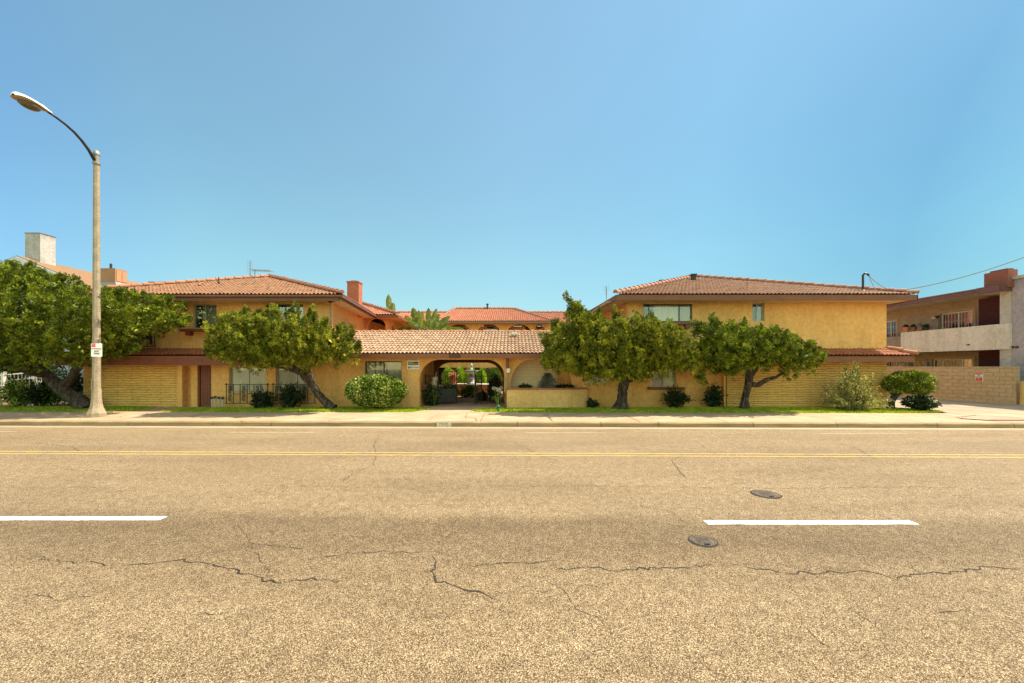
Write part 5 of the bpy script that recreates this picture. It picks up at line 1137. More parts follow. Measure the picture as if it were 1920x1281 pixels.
# iron window railings with scroll panels
def railing(px0, px1, py0, py1, Y, label, scrolls, step=13.9, grp='black iron window railings'):
    x0, x1 = PX(px0, Y), PX(px1, Y); z0, z1 = PZ(py1, Y), PZ(py0, Y); t = thing('iron_railing', ((x0+x1)/2, Y, z0), label, 'railing', grp)
    m = MB(); m.box((x0-.06, Y-.018, z1-.03), (x1+.06, Y+.018, z1)); m.build('top_rail', 'iron', t)
    m = MB(); m.box((x0-.06, Y-.015, z0), (x1+.06, Y+.015, z0+.03)); m.build('bottom_rail', 'iron', t)
    n = int(round((px1-px0)/step)); xs_ = [x0+(x1-x0)*i/n for i in range(n+1)]
    for x in xs_: m = MB(); m.box((x-.014, Y-.013, z0+.031), (x+.014, Y+.013, z1-.031)); m.build('bar', 'iron', t)
    for x in (x0, x1): m = MB(); m.lathe((x, Y, z1-.03), [(.03, 0), (.035, .04), (.02, .07), (.0, .08)], 10); m.build('finial', 'iron', t)
    zm = (z0+z1)/2
    for i in range(n):
        a, b = xs_[i], xs_[i+1]; cxx = (a+b)/2; hw = (b-a)*.30
        m = MB()
        if i % 2 == scrolls:
            for k in range(5):
                zc = z0+.09+(z1-z0-.16)*(k+.5)/5; s_ = 1 if k % 2 else -1; rr = (z1-z0)*.085
                m.tube([(cxx+s_*(rr*(1-j/22)*math.cos(j*.55)), Y, zc+rr*(1-j/22)*math.sin(j*.55)) for j in range(16)], .016, 5)
                m.tube([(cxx-hw*s_, Y, zc-rr), (cxx+hw*s_*.5, Y, zc), (cxx-hw*s_, Y, zc+rr)], .014, 5)
            m.build('scroll_panel', 'iron', t)
        else: m.box((a+.015, Y-.01, zm-.012), (b-.015, Y+.01, zm+.012)); m.build('cross_bar', 'iron', t)
    return t
railing(424.5, 502, 720.5, 757, 18.0, 'black iron scrollwork railing before the window nearer the red door', 0, 13.2)
railing(512, 590, 720.5, 757, 18.0, 'black iron scrollwork railing before the window behind the leaning trunk', 0, 13.2)
railing(205, 290, 626, 650.5, 18.15, 'black iron balconette under the upper window beside the left juniper', 1, 14)
# stub pipes by the red door
for i, (p, top_) in enumerate(((397.5, 748), (404, 747), (411, 748), (418, 748.5))):
    t = thing('standpipe', (PX(p, 17.95), 17.95, .2), ('first', 'second', 'third', 'last')[i]+' from the red door in a row of four pale capped stub pipes', 'pipe', 'stub pipes beside the red door')
    x = PX(p, 17.95); z = PZ(top_, 17.95); m = MB(); m.tube([(x, 17.95, .15), (x, 17.95, z)], .035, 10); m.build('pipe', 'cream_stucco', t)
    m = MB(); m.tube([(x-.05, 17.95, z+.0), (x-.03, 17.95, z+.07), (x+.05, 17.95, z+.07)], [.03, .045, .03], 8); m.box((x-.05, 17.91, z-.01), (x+.05, 17.99, z+.02)); m.build('valve', 'dark', t)
# gate in the archway
GT = thing('entrance_gate', (-2.6, 19.6, .2), 'black iron double gate standing open inside the archway', 'gate')
def leafgate(a, b, z0, z1, name, solid):
    a = Vector(a); b = Vector(b); d = b-a; m = MB(); n = max(3, int(d.length/(.11 if solid else .28))); s = .012
    for i in range(n+1):
        q = a+d*i/n; r = .03 if i in (0, n) else .011; m.tube([(q.x, q.y, z0), (q.x, q.y, z1+(.05 if i in (0, n) else 0))], r, 6)
    for z in (z0+.06, (z0+z1)/2, z1-.04): m.tube([(a.x, a.y, z), (b.x, b.y, z)], .018, 6)
    o = m.build(name, 'iron', GT)
    if solid:
        m = MB(); nn = Vector((-d.y, d.x, 0)).normalized()*.006; m.slab([(a.x, a.y, z0+.08), (b.x, b.y, z0+.08), (b.x, b.y, z0+.72), (a.x, a.y, z0+.72)], nn); m.build('kick_plate', 'dark', o)
leafgate((PX(822, 19.5), 19.5, 0), (PX(856, 19.8), 19.9, 0), .24, 1.82, 'gate_leaf', True)
leafgate((PX(890.5, 19.5), 19.5, 0), (PX(903, 21.3), 21.3, 0), .24, 1.82, 'gate_leaf', False)
leafgate((-4.15, 19.5, 0), (PX(821, 19.5), 19.5, 0), .24, 1.62, 'side_panel', True)
leafgate((PX(892, 19.5), 19.5, 0), (-.3, 19.5, 0), .24, 1.62, 'side_panel', False)
# agapanthus on both sides of the opening
def agapanthus(cx, cy, h, label, n=26, fl=7, spread=.42):
    t = thing('flowering_plant', (cx, cy, .2), label, 'plant', 'white flowered strap leaf plants'); m = MB()
    for i in range(n):
        a = random.uniform(0, 6.28); r = random.uniform(.5, 1)*spread; hh = random.uniform(.35, .55)*h; px_, py_ = math.cos(a), math.sin(a); w = .028; prev = None
        for j in range(7):
            q = j/6; x = cx+px_*r*q; y = cy+py_*r*q*.7; z = .2+hh*(math.sin(q*2.3))*1.1; ww = w*(1-q**2*.9); s = (-py_*ww, px_*ww)
            cur = [(x-s[0], y-s[1], z), (x+s[0], y+s[1], z)]
            if prev: m.quad(prev[0], prev[1], cur[1], cur[0])
            prev = cur
    m.build('leaves', 'strap', t, recalc=False)
    for i in range(fl):
        a = random.uniform(0, 6.28); r = random.uniform(.1, .5)*spread; x, y = cx+math.cos(a)*r, cy+math.sin(a)*r*.6; z = .2+h*random.uniform(.75, 1.05)
        m = MB(); m.tube([(cx, cy, .2), ((cx+x)/2, (cy+y)/2, .2+h*.5), (x, y, z)], .008, 5); m.build('stalk', 'strap', t)
        u = unit(RNG.normal(size=(40, 3))); leaf_mesh('flower_head', np.array([x, y, z])+u*.03, u, .07, .03, 'petal', t)
agapanthus(PX(934, 18.0), 18.05, .95, 'white flowering plant with arching leaves at the right foot of the arch')
agapanthus(PX(814, 18.75), 18.8, 1.25, 'tall white flowering plant just inside the left side of the arch', 20, 8, .3)

# ================================================================== COURTYARD OBJECTS
fy = 25.6
FT = thing('fountain', (PX(884, fy), fy, .2), 'pale cast stone fountain with a wide bowl and finial in the courtyard', 'fountain'); fx = PX(884, fy)
m = MB(); m.lathe((fx, fy, 0), [(.30, .9), (.30, 1.0), (.22, 1.05), (.20, 1.25), (.26, 1.35), (.17, 1.42), (.15, 1.6)], 20); m.build('pedestal', 'cast', FT)
m = MB(); m.lathe((fx, fy, 0), [(.10, 1.56), (.25, 1.62), (.44, 1.73), (.45, 1.79), (.38, 1.78), (.1, 1.68)], 24); m.build('bowl', 'cast', FT)
m = MB(); m.lathe((fx, fy, 0), [(.05, 1.6), (.06, 1.8), (.10, 1.88), (.05, 1.95), (.07, 2.05), (.09, 2.13), (.03, 2.22), (.01, 2.28)], 14); m.build('finial', 'cast', FT)
PB = thing('courtyard_planter', (fx, fy+.1, .2), 'low orange walled pool with a cream rim around the fountain', 'planter')
m = MB(); m.prism([(fx-1.5, fy-.5), (fx+1.25, fy-.5), (fx+1.6, fy), (fx+1.25, fy+1), (fx-1.5, fy+1)], .2, .85); m.build('wall', 'orange_wall', PB)
m = MB(); m.prism([(fx-1.56, fy-.56), (fx+1.28, fy-.56), (fx+1.66, fy), (fx+1.28, fy+1.06), (fx-1.56, fy+1.06)], .852, .93); m.build('rim', 'cream_stucco', PB)
PT = thing('flower_pot', (PX(849, 25.0), 25.0, .9), 'large terracotta pot with pink flowers left of the fountain', 'flower pot'); qx = PX(850, 25.5)
m = MB(); m.lathe((qx, 25.5, .935), [(.17, 0), (.25, .38), (.28, .4), (.28, .47), (.22, .47), (.2, .4)], 18); m.build('pot', 'terra', PT)
n = 500; u = unit(RNG.normal(size=(n, 3))+np.array([0, 0, .5])); leaf_mesh('flowers', np.array([qx, 25.5, 1.45])+u*RNG.uniform(.05, .3, (n, 1)), u, .08, .05, 'pinkpetal', PT)
leaf_mesh('leaves', np.array([qx, 25.5, 1.40])+u*RNG.uniform(.05, .25, (n, 1))*np.array([1, 1, .5]), -u, .09, .05, 'midgreen', PT)
hl = ['leftmost', 'second', 'third', 'fourth']
for i, (a, b, top_) in enumerate(((830, 852, 690), (853, 872, 689), (873, 893, 690), (895, 911, 692))):
    Yh = 30.0; bush('hedge_column', (PX((a+b)/2, Yh), Yh, .2), (PX(b, Yh)-PX((a+b)/2, Yh), .35, (PZ(top_, Yh)-.2)/2), 5200, (.09, .04), 'bright', hl[i]+' bright green clipped hedge column behind the fountain, counted from the left', 'hedge columns behind the fountain', 'hedge', shell=.9, lumps=.1, stems=2)
bush('topiary_column', (PX(927, 27), 27, .2), (.42, .4, (PZ(689, 27)-.2)/2), 5200, (.08, .035), 'midgreen', 'dark green rounded topiary column right of the fountain', None, 'topiary', shell=.9, lumps=.08, stems=2)
bush('yellow_shrub', (PX(880, 24.2), 24.2, .2), (.42, .35, .28), 1200, (.22, .04), 'varieg', 'yellow variegated spiky plant below the fountain pool', None, 'plant', up=.8)
bush('flower_shrub', (PX(843, 22.4), 22.4, .2), (.42, .5, .42), 2200, (.12, .05), 'varieg', 'yellow green leafy shrub behind the left gate leaf', None, 'shrub')
bush('arch_shrub', (PX(928, 20.6), 20.7, .2), (.33, .4, .66), 2600, (.1, .045), 'deep', 'dark bushy shrub inside the right side of the arch', None, 'shrub')
bush('arch_shrub', (PX(903, 21.6), 21.7, .2), (.30, .4, .22), 1200, (.1, .045), 'deep', 'low dark shrub behind the open gate leaf', None, 'shrub')
# broad leaved banana like plants
def banana(cx, cy, z0, leaves, label, w=.22):
    t = thing('banana_plant', (cx, cy, .2), label, 'banana plant'); m = MB(); m.tube([(cx, cy, .15), (cx+.05, cy, z0*.6), (cx, cy, z0)], [.14, .12, .07], 9, rough=.1); m.build('trunk', 'bark', t)
    for (dx, dz, ln, curl, ww) in leaves:
        b = Vector((cx, cy, z0-.1)); d = Vector((dx, random.uniform(-.3, .3), dz)).normalized(); s = Vector((0, 1, 0)).cross(d).normalized() if random.random() < .7 else Vector((.4, .9, 0)).cross(d).normalized()
        s = (s+Vector((0, random.uniform(-.5, .5), 0))).normalized(); m = MB(); prev = None; n = 12
        for j in range(n+1):
            q = j/n; c = b+d*ln*q+Vector((dx*.5, 0, -1))*curl*q*q*ln; k = 0 if q < .25 else math.sin((q-.25)/.75*math.pi)**.55
            hw = max(.012, ww*k*random.uniform(.8, 1.05)); cur = [c-s*hw, c+Vector((0, -.015, -.03*k)), c+s*hw]
            if prev: m.quad(prev[0], prev[1], cur[1], cur[0]); m.quad(prev[1], prev[2], cur[2], cur[1])
            prev = cur
        m.build('leaf', 'banana', t, recalc=False)
yb = 26.5
rng = [(-.9, 1, 1.7, .15, .2), (-.4, 1.2, 1.9, .05, .24), (0, 1.3, 1.9, 0, .2), (.35, 1.2, 2.0, .05, .22), (.8, 1, 2.1, .15, .22), (1.3, .7, 2.2, .25, .22), (1.6, .4, 2.1, .3, .2), (-1.3, .6, 1.6, .3, .18), (.2, 1.0, 1.3, .1, .2), (1.1, .9, 1.6, .1, .2), (-.7, .8, 1.3, .2, .2), (1.5, .1, 1.7, .35, .18), (.6, 1.4, 1.7, 0, .2)]
banana(PX(803, yb), yb, 4.1, rng, 'broad banana clump fanning out above the pale entrance roof')
banana(PX(783, 27.2), 27.2, 4.5, [(-.7, 1, 1.5, .1, .24), (-.2, 1.3, 1.6, .0, .26), (.3, 1.1, 1.5, .1, .2), (-1.2, .5, 1.3, .3, .2), (.9, .5, 1.3, .3, .2), (0, .7, 1, .1, .25), (-.5, .7, 1.2, .2, .25)], 'second banana clump just left of the fanned one, darker and denser')
banana(PX(731, 29), 29, 5.2, [(-.12, 1.3, 2.2, 0, .24), (.12, 1.2, 1.6, .0, .26), (.9, .7, 1.2, .3, .16), (1.2, .4, 1.6, .3, .14), (-.9, .5, 1.1, .3, .14)], 'single tall banana leaf pair rising behind the left wing roof')
bush('courtyard_tree', (PX(790, 27.6), 27.6, .2), (.95, .6, 2.1), 7000, (.12, .05), 'banana', 'mottled leafy shrub at the foot of the banana plants', None, 'shrub', lumps=.2)

# antennas
def antenna(px, py0, py1, Y, label, boom=True):
    b = P(px, py1, Y); tp = P(px, py0, Y); t = thing('tv_antenna', (b.x, b.y, b.z), label, 'antenna', 'roof antennas')
    m = MB(); m.tube([b-Vector((0, 0, .15)), tp], .02, 6); m.build('mast', 'galv', t)
    m = MB()
    if boom:
        a = tp+Vector((-.12, 0, -.05)); e_ = P(508, 508, Y); m.tube([a, e_], .014, 5)
        for i in range(9): q = a+(e_-a)*i/8; m.tube([q+Vector((0, -.3, 0)), q+Vector((0, .3, 0))], .009, 4); m.tube([q+Vector((-.02, 0, .05)), q+Vector((.02, 0, -.05))], .009, 4)
    m2 = m.build('boom', 'galv', t) if boom else None
    m = MB(); c = P(px-9 if boom else px, py0-2 if boom else py0+4, Y)
    z0 = P(0, py0+17 if boom else py0+16, Y).z; z1 = P(0, py0-17 if boom else py0-2, Y).z; m.tube([(c.x, c.y, z0), (c.x, c.y, z1)], .016, 5)
    n = 9
    for i in range(n): z = z0+(z1-z0)*(i+.5)/n; m.tube([(c.x-.08, c.y, z), (c.x+.08, c.y, z)], .007, 4)
    for s in (-.14, .14): m.tube([(c.x+s, c.y, z0+.3), (c.x+s, c.y, z1)], .006, 4)
    m.build('yagi_elements', 'galv', t)
antenna(478, 505, 534, 20.6, 'television antenna with a horizontal boom on the left wing roof')
antenna(1137, 538, 566, 24.0, 'thin upright antenna behind the left slope of the right wing roof', False)
# service drop wires
WR = thing('service_wire', (top.x, top.y, top.z), 'overhead service cable running from the right wing roof out of frame', 'cable')
def wire(a, b, sag, r, name='cable'):
    a = Vector(a); b = Vector(b); n = 24; m = MB(); m.tube([a+(b-a)*i/n-Vector((0, 0, sag*4*(i/n)*(1-i/n))) for i in range(n+1)], r, 6); m.build(name, 'cable', WR)
hd = top+Vector((.22, -.06, -.04)); an = P(1690, 545, 18.0)
wire(hd, an, .22, .014); wire(hd, P(1660, 549, 17.8), .30, .012); wire(an, P(2040, 433, 15.0), .28, .017)
w2 = thing('service_wire', tuple(P(0, 495, 26)), 'short overhead cable at the far left above the juniper', 'cable'); m = MB(); m.tube([P(-60, 487, 20), P(0, 494, 22), P(22, 499, 23.6)], .02, 5); m.build('cable', 'cable', w2)
t = thing('irrigation_valve', (PX(934, 16.75), 16.75, .2), 'short dark green irrigation stub on the lawn near the path', 'valve')
x = PX(934, 16.7); m = MB(); m.tube([(x, 16.7, .15), (x, 16.7, .36)], .055, 10); m.build('body', 'plasticgreen', t); m = MB(); m.tube([(x-.09, 16.7, .36), (x, 16.7, .42), (x+.07, 16.7, .38)], [.04, .06, .04], 8); m.build('cap', 'plasticgreen', t)

# ================================================================== TREES
def trunk(par, segs, mat='bark', name='trunk'):
    m = MB()
    for pts, rs in segs: 
        P3 = [Vector(p) for p in pts]; out = []; ro = []
        for i in range(len(P3)-1):
            for k in range(5): q = k/5; out.append(P3[i].lerp(P3[i+1], q)+Vector((random.uniform(-.02, .02), 0, random.uniform(-.02, .02)))); ro.append(rs[i]+(rs[i+1]-rs[i])*q)
        out.append(P3[-1]); ro.append(rs[-1]); m.tube(out, ro, 16, rough=.16)
    return m.build(name, mat, par, recalc=True)
def T(px, py, Y): return tuple(P(px, py, Y))
# juniper 1 (far left)
J1 = thing('juniper_tree', (PX(152, 17.6), 17.6, .2), 'huge juniper with a steeply leaning trunk filling the left edge behind the lamp', 'juniper tree', 'wind shaped junipers in front of the apartments')
trunk(J1, [([T(166, 768, 17.6), T(150, 752, 17.6), T(118, 733, 17.6), T(92, 708, 17.5), T(66, 686, 17.4), T(30, 655, 17.2)], [.34, .27, .23, .19, .17, .10]),
           ([T(112, 728, 17.6), T(132, 712, 17.5), T(146, 690, 17.4), T(158, 660, 17.2), T(190, 630, 17)], [.17, .15, .15, .12, .05]),
           ([T(90, 706, 17.5), T(60, 700, 17.0), T(10, 680, 16.6), T(-60, 640, 16.6)], [.12, .11, .09, .05]),
           ([T(158, 670, 17.2), T(215, 650, 17), T(260, 625, 17)], [.08, .06, .03])])
crown(J1, [(-200, 560), (-120, 512), (-40, 502), (20, 503), (60, 500), (92, 512), (122, 522), (150, 545), (185, 543), (215, 550), (250, 549), (290, 553), (325, 566), (343, 600), (330, 618), (300, 624), (296, 640), (265, 640), (238, 650), (212, 666), (195, 682), (150, 682), (110, 690), (75, 684), (40, 694), (0, 700), (-60, 706), (-140, 690), (-200, 640)],
      [(205, 560, 196, 545, .12), (300, 565, 322, 558, .14), (60, 515, 55, 498, .15), (110, 525, 118, 514, .13), (20, 515, 12, 500, .14), (330, 605, 345, 606, .13), (250, 640, 243, 660, .12)],
      16.5, 1.4, 1.3, 'juniper_b', nclump=1600, per=56, lean=(.12, -.2, .8), Rr=(.085, .145), Lr=(.28, .5), Rpx=60, inner=5200)
# juniper 2
J2 = thing('juniper_tree', (PX(618, 17.5), 17.5, .2), 'juniper with a trunk leaning left in front of the iron railed windows', 'juniper tree', 'wind shaped junipers in front of the apartments')
trunk(J2, [([T(626, 768, 17.5), T(611, 755, 17.5), T(596, 738, 17.4), T(582, 718, 17.3), T(566, 700, 17.1), T(548, 690, 17.0), T(520, 665, 16.9), T(480, 640, 16.9)], [.24, .17, .15, .15, .14, .12, .09, .04]),
           ([T(588, 722, 17.3), T(583, 706, 17.2), T(576, 692, 17.1), T(590, 660, 16.9), T(620, 640, 16.9)], [.11, .11, .12, .08, .04]),
           ([T(566, 700, 17.1), T(530, 690, 16.8), T(460, 680, 16.8)], [.06, .05, .02])])
crown(J2, [(410, 625), (414, 600), (440, 595), (470, 592), (500, 598), (520, 585), (555, 594), (590, 603), (620, 618), (650, 628), (668, 650), (663, 675), (640, 688), (600, 688), (575, 691), (545, 688), (510, 690), (480, 692), (455, 698), (430, 684), (405, 672), (402, 650)],
      [(450, 600, 461, 577, .15), (430, 600, 418, 592, .14), (520, 592, 516, 576, .14), (550, 598, 553, 570, .16), (580, 605, 586, 573, .15), (402, 662, 391, 642, .13), (638, 626, 640, 608, .12), (655, 642, 661, 611, .13), (612, 615, 609, 598, .13), (480, 600, 484, 585, .14), (410, 625, 412, 598, .12), (662, 660, 673, 640, .12)],
      16.5, .85, .8, 'juniper', nclump=860, per=56, lean=(-.35, -.2, .85), Rpx=40, inner=2600)
# juniper 3
J3 = thing('juniper_tree', (PX(1165, 17.5), 17.5, .2), 'widest wind swept juniper right of the planter, with one spike reaching above the roof', 'juniper tree', 'wind shaped junipers in front of the apartments')
trunk(J3, [([T(1163, 770, 17.5), T(1166, 750, 17.5), T(1168, 728, 17.4), T(1172, 710, 17.2), T(1195, 670, 16.9), T(1230, 640, 16.9)], [.40, .20, .19, .22, .12, .05]),
           ([T(1168, 720, 17.4), T(1150, 690, 17.0), T(1100, 650, 16.9), T(1080, 610, 16.9)], [.15, .12, .08, .03]),
           ([T(1172, 716, 17.3), T(1200, 704, 17), T(1260, 685, 16.9)], [.13, .09, .03])])
crown(J3, [(1028, 645), (1045, 615), (1075, 602), (1100, 594), (1130, 604), (1165, 602), (1200, 600), (1240, 610), (1275, 625), (1300, 645), (1320, 680), (1303, 708), (1268, 702), (1215, 710), (1190, 715), (1150, 716), (1115, 720), (1080, 708), (1055, 698), (1038, 702), (1020, 688), (1018, 660)],
      [(1125, 625, 1072, 566, .26), (1105, 612, 1060, 546, .24), (1100, 605, 1066, 560, .2), (1088, 590, 1059, 547, .17), (1098, 600, 1085, 568, .16), (1062, 628, 1038, 598, .16), (1040, 655, 1010, 622, .16), (1165, 612, 1156, 572, .15), (1200, 610, 1193, 586, .14), (1225, 612, 1215, 588, .13), (1240, 618, 1256, 602, .14), (1130, 610, 1120, 580, .14), (1050, 620, 1040, 606, .12), (1275, 640, 1268, 612, .14), (1308, 695, 1318, 716, .12), (1075, 605, 1064, 583, .14)],
      16.5, .85, .8, 'juniper', nclump=1120, per=56, lean=(-.72, -.2, .8), Rpx=48, inner=3400)
# juniper 4
J4 = thing('juniper_tree', (PX(1397, 17.5), 17.5, .2), 'juniper with a bare side limb in front of the right slump block wall', 'juniper tree', 'wind shaped junipers in front of the apartments')
trunk(J4, [([T(1394, 769, 17.5), T(1397, 750, 17.5), T(1401, 730, 17.4), T(1405, 712, 17.2), T(1405, 690, 17.0), T(1380, 650, 16.9)], [.24, .145, .14, .15, .12, .05]),
           ([T(1404, 720, 17.3), T(1420, 722, 17.2), T(1437, 713, 17.1), T(1455, 707, 17), T(1475, 695, 16.9)], [.10, .10, .09, .06, .03]),
           ([T(1405, 708, 17.2), T(1420, 690, 17), T(1450, 665, 16.9)], [.09, .07, .03])])
crown(J4, [(1306, 640), (1312, 614), (1330, 608), (1360, 618), (1385, 619), (1410, 622), (1440, 622), (1470, 630), (1490, 643), (1518, 654), (1538, 668), (1530, 688), (1508, 698), (1480, 702), (1452, 693), (1425, 692), (1400, 696), (1370, 710), (1345, 708), (1328, 696), (1314, 680)],
      [(1342, 618, 1334, 586, .17), (1325, 620, 1300, 602, .15), (1400, 625, 1391, 600, .15), (1450, 628, 1454, 614, .14), (1375, 622, 1372, 604, .13), (1480, 640, 1476, 624, .13), (1515, 665, 1524, 644, .13), (1530, 675, 1545, 662, .12), (1425, 628, 1424, 612, .13)],
      16.5, .85, .8, 'juniper_b', nclump=880, per=56, lean=(-.5, -.2, .85), Rpx=42, inner=2700)

# ================================================================== SHRUBS
def S(px0, px1, pyt, pyb, Y): 
    c = P((px0+px1)/2, pyb, Y); return (c.x, Y, max(.18, c.z)), (PX(px1, Y)-PX(px0, Y))/2, (PZ(pyt, Y)-max(.18, c.z))/2
c, rx_, rz_h = S(645, 765, 703, 762, 17.3)
bush('rounded_shrub', c, (rx_*.95, .75, rz_h), 15000, (.08, .048), 'varieg', 'large rounded variegated bush under the office window', None, shell=.86, lumps=.05, up=.2)
# tall loose shrub
t = thing('loose_shrub', (PX(1598, 17.1), 17.1, .2), 'tall loose grey green shrub with long wispy shoots at the right wing corner', 'shrub')
cx, cy_ = PX(1598, 17.1), 17.1; pos = []; dd = []; m = MB()
for i in range(190):
    a = random.uniform(0, 6.28); tilt = random.uniform(0, 1.15)**1.0; ln = random.uniform(1.25, 2.15)*(1-.22*tilt); b = Vector((cx+random.uniform(-.35, .35), cy_+random.uniform(-.2, .2), .18))
    d = Vector((math.sin(tilt)*math.cos(a), math.sin(tilt)*math.sin(a)*.65, math.cos(tilt))); pts = [b+d*ln*q+Vector((0, 0, -.22*ln*q*q*tilt)) for q in (0, .25, .5, .75, 1)]
    if i % 4 == 0: m.tube(pts, [.014, .01, .008, .005, .003], 4)
    k = 95; q = RNG.uniform(.12, 1, k); P5 = np.array([list(b)]) + np.outer(q*ln, list(d)); P5[:, 2] -= .22*ln*q*q*tilt
    pos.append(P5+RNG.normal(0, .04, (k, 3))); dd.append(np.array(list(d))[None]*.7+RNG.normal(0, .6, (k, 3)))
pos = np.concatenate(pos); pos[:, 2] = np.maximum(pos[:, 2], .2); leaf_mesh('foliage', pos, np.concatenate(dd), .08, .032, 'dusty', t); m.build('stems', 'bark', t)
# clipped topiary on a leaning stem
t = thing('clipped_shrub', (PX(1672, 17.6), 17.6, .2), 'flat topped clipped green shrub on a dark leaning stem by the driveway', 'shrub')
trunk(t, [([T(1668, 768, 17.5), T(1672, 752, 17.5), T(1684, 735, 17.5), T(1705, 722, 17.4)], [.16, .12, .10, .06]), ([T(1678, 742, 17.5), T(1664, 728, 17.5), T(1668, 710, 17.4)], [.08, .06, .03])])
pos = []; dd = []
for (a, b, tp, bt, n) in ((1668, 1744, 696, 731, 6500), (1700, 1740, 712, 740, 2200), (1664, 1700, 706, 738, 2600)):
    cc = np.array(P((a+b)/2, (tp+bt)/2, 17.4)); r = np.array([PX(b, 17.4)-PX((a+b)/2, 17.4), .62, (PZ(tp, 17.4)-PZ(bt, 17.4))/2]); u = unit(RNG.normal(size=(n, 3))); lp = 1+.08*np.sin(u[:, 0]*8+u[:, 2]*6)
    pos.append(cc+u*(RNG.uniform(.8, 1, n)*lp)[:, None]*r); dd.append(u+RNG.normal(0, .45, (n, 3)))
leaf_mesh('foliage', np.concatenate(pos), np.concatenate(dd), .07, .035, 'juniper_b', t); pos = np.concatenate(pos)
leaf_mesh('inner_foliage', (pos[::12]-np.array(P(1703, 717, 17.4)))*.7+np.array(P(1703, 717, 17.4)), RNG.normal(size=pos[::12].shape), .2, .12, 'juniper_b', t)
c, rx_, rz_h = S(1699, 1752, 744, 767, 16.95)
bush('low_rose_shrub', c, (rx_, .4, rz_h), 1700, (.10, .055), 'deep', 'low open shrub with pale blooms at the driveway end of the lawn', None, petals=('petal', 26, .05), shell=.4)
for px0, px1, pt, pb, Y, mat, n, lb in (
    (474, 508, 736, 765, 17.75, 'deep', 2600, 'small dark shrub in front of the railing nearer the red door'),
    (526, 564, 722, 764, 17.75, 'deep', 3400, 'taller dark shrub in front of the railing behind the leaning trunk'),
    (1244, 1291, 727, 766, 17.9, 'deep', 2600, 'dark open shrub under the right wing ground floor window'),
    (1325, 1352, 723, 767, 18.0, 'deep', 2400, 'narrow dark shrub beside the pilaster of the right wing'),
    (1102, 1119, 749, 765, 17.95, 'deep', 700, 'tiny dark shrub at the right end of the raised planter'),
    (11, 61, 710, 764, 18.2, 'varieg', 3400, 'leafy sunlit shrub at the far left in front of the stair railing'),
    (62, 92, 712, 764, 18.5, 'deep', 2600, 'dark shrub between the sunlit shrub and the leaning juniper trunk'),
    (80, 122, 708, 764, 18.9, 'midgreen', 3000, 'green shrub behind the foot of the leaning juniper trunk'),
    (112, 158, 690, 762, 20.2, 'deep', 3600, 'dense dark shrub in the gap beside the left wing'),
    (797, 822, 716, 760, 19.0, 'deep', 2000, 'dark shrub against the left passage wall behind the gate')):
    c, rx_, rz_h = S(px0, px1, pt, pb, Y)
    bush('garden_shrub', c, (rx_*.92, .40 if Y < 18.1 else .6, rz_h*.95), int(n*.55), (.11, .05), mat, lb, None, lumps=.5, shell=.15)
bush('added_tree', (PX(30, 21.5), 21.5, .2), (2.6, .9, 1.5), 9000, (.13, .06), 'deep', 'added dark tree behind the stair railing, darkening the view below the left juniper crown', None, 'tree', lumps=.2, shell=.3)  # added foliage, keeps the bright house wall dark below the crown
# fallen leaves and litter on lawn and pavement
ll = np.stack([RNG.uniform(-16, 16, 260), RNG.uniform(14.1, 18.0, 260), np.full(260, .205)], -1); ll[:, 2] = np.where(ll[:, 1] < 16.3, .192, .24)
o = leaf_mesh('leaf_litter', ll, RNG.normal(size=ll.shape)*np.array([1, 1, .1]), .05, .03, 'dusty', None); tag(o, 'scattered dry fallen leaves on the sidewalk and lawn', 'leaf litter', kind='stuff')
EXPO = 1.3
SKYS = .12
BACK_FILL = (3.9, 2.8, 1.8)  # added fill: sky behind the camera made brighter and warmer for the shaded facade
SKYR = [(0, (.40, .505, .45)), (.10, (.44, .555, .49)), (.25, (.56, .70, .58)), (.55, (.70, .84, .71)), (.74, (.74, .88, .75)), (.88, (2.2, 1.8, 1.3))]  # last stop lifts the unseen overhead sky as extra fill
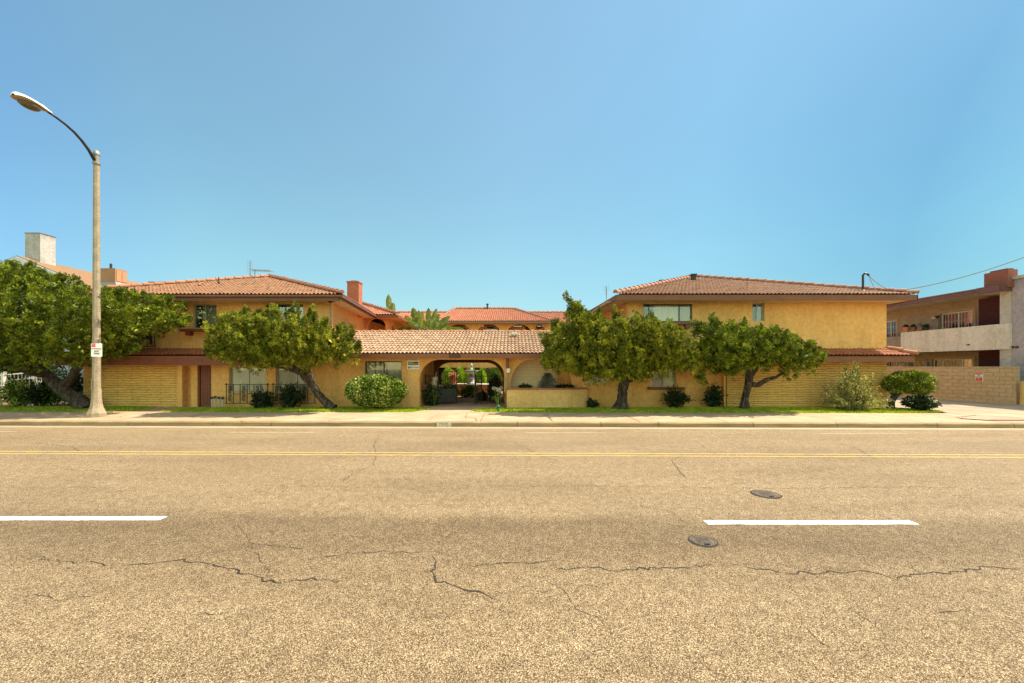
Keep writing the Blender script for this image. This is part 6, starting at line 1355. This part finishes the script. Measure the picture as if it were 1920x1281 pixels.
# ================================================================== LIGHT, SKY, CAMERA
EL = math.radians(57); AZ = math.radians(14)
sd = Vector((math.cos(EL)*math.cos(AZ), math.cos(EL)*math.sin(AZ), math.sin(EL)))
sl = bpy.data.lights.new('sun', 'SUN'); sl.energy = 3.7; sl.angle = math.radians(.55); sl.color = (1, .90, .73)
so = bpy.data.objects.new('sun', sl); COL.objects.link(so); so.rotation_euler = sd.to_track_quat('Z', 'Y').to_euler(); so.location = (20, 0, 30)
W = bpy.data.worlds.new('World'); SC.world = W; W.use_nodes = True; wt = W.node_tree; bg = wt.nodes['Background']
sky = N(wt, 'ShaderNodeTexSky'); sky.sky_type = 'NISHITA'; sky.sun_disc = False; sky.sun_elevation = EL
sky.sun_rotation = math.pi/2-AZ; sky.air_density = 1.0; sky.dust_density = .6; sky.ozone_density = 1.2
tcw = N(wt, 'ShaderNodeTexCoord'); spw = N(wt, 'ShaderNodeSeparateXYZ'); L(wt, tcw.outputs['Generated'], spw.inputs[0])
tint = ramp(wt, spw.outputs[2], SKYR)
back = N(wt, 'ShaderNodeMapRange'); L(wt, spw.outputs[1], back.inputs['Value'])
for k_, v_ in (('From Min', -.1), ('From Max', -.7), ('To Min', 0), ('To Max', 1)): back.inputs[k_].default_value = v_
bk = mixc(wt, back.outputs[0], (1, 1, 1), BACK_FILL)
tint = mixc(wt, 1, sky.outputs[0], tint, 'MULTIPLY')
xr_ = N(wt, 'ShaderNodeMapRange'); L(wt, spw.outputs[0], xr_.inputs['Value']); xr_.inputs['From Min'].default_value = -1
tint = mixc(wt, 1, tint, ramp(wt, xr_.outputs[0], [(.12, (.78, .88, 1.07)), (.20, (.98, 1.02, 1.02)), (.33, (1.03, 1.03, 1.0)), (.5, (.99, .99, .98)), (.70, (.73, .82, .86)), (.84, (.43, .565, .66)), (.90, (.52, .65, .70))]), 'MULTIPLY')
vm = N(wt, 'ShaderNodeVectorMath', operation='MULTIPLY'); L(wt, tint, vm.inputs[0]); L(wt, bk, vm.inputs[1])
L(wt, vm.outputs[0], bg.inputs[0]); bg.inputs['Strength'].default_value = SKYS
cam = bpy.data.cameras.new('camera'); co = bpy.data.objects.new('camera', cam); COL.objects.link(co); SC.camera = co
cam.sensor_width = 36; cam.lens = F/1920*36; cam.shift_y = (HY-640.5)/1920; cam.clip_end = 2000; cam.clip_start = .05
co.location = (0, 0, HC); co.rotation_euler = (math.pi/2, 0, 0)
SC.view_settings.view_transform = 'Standard'; SC.view_settings.look = 'None'; SC.view_settings.exposure = EXPO; SC.view_settings.gamma = 1
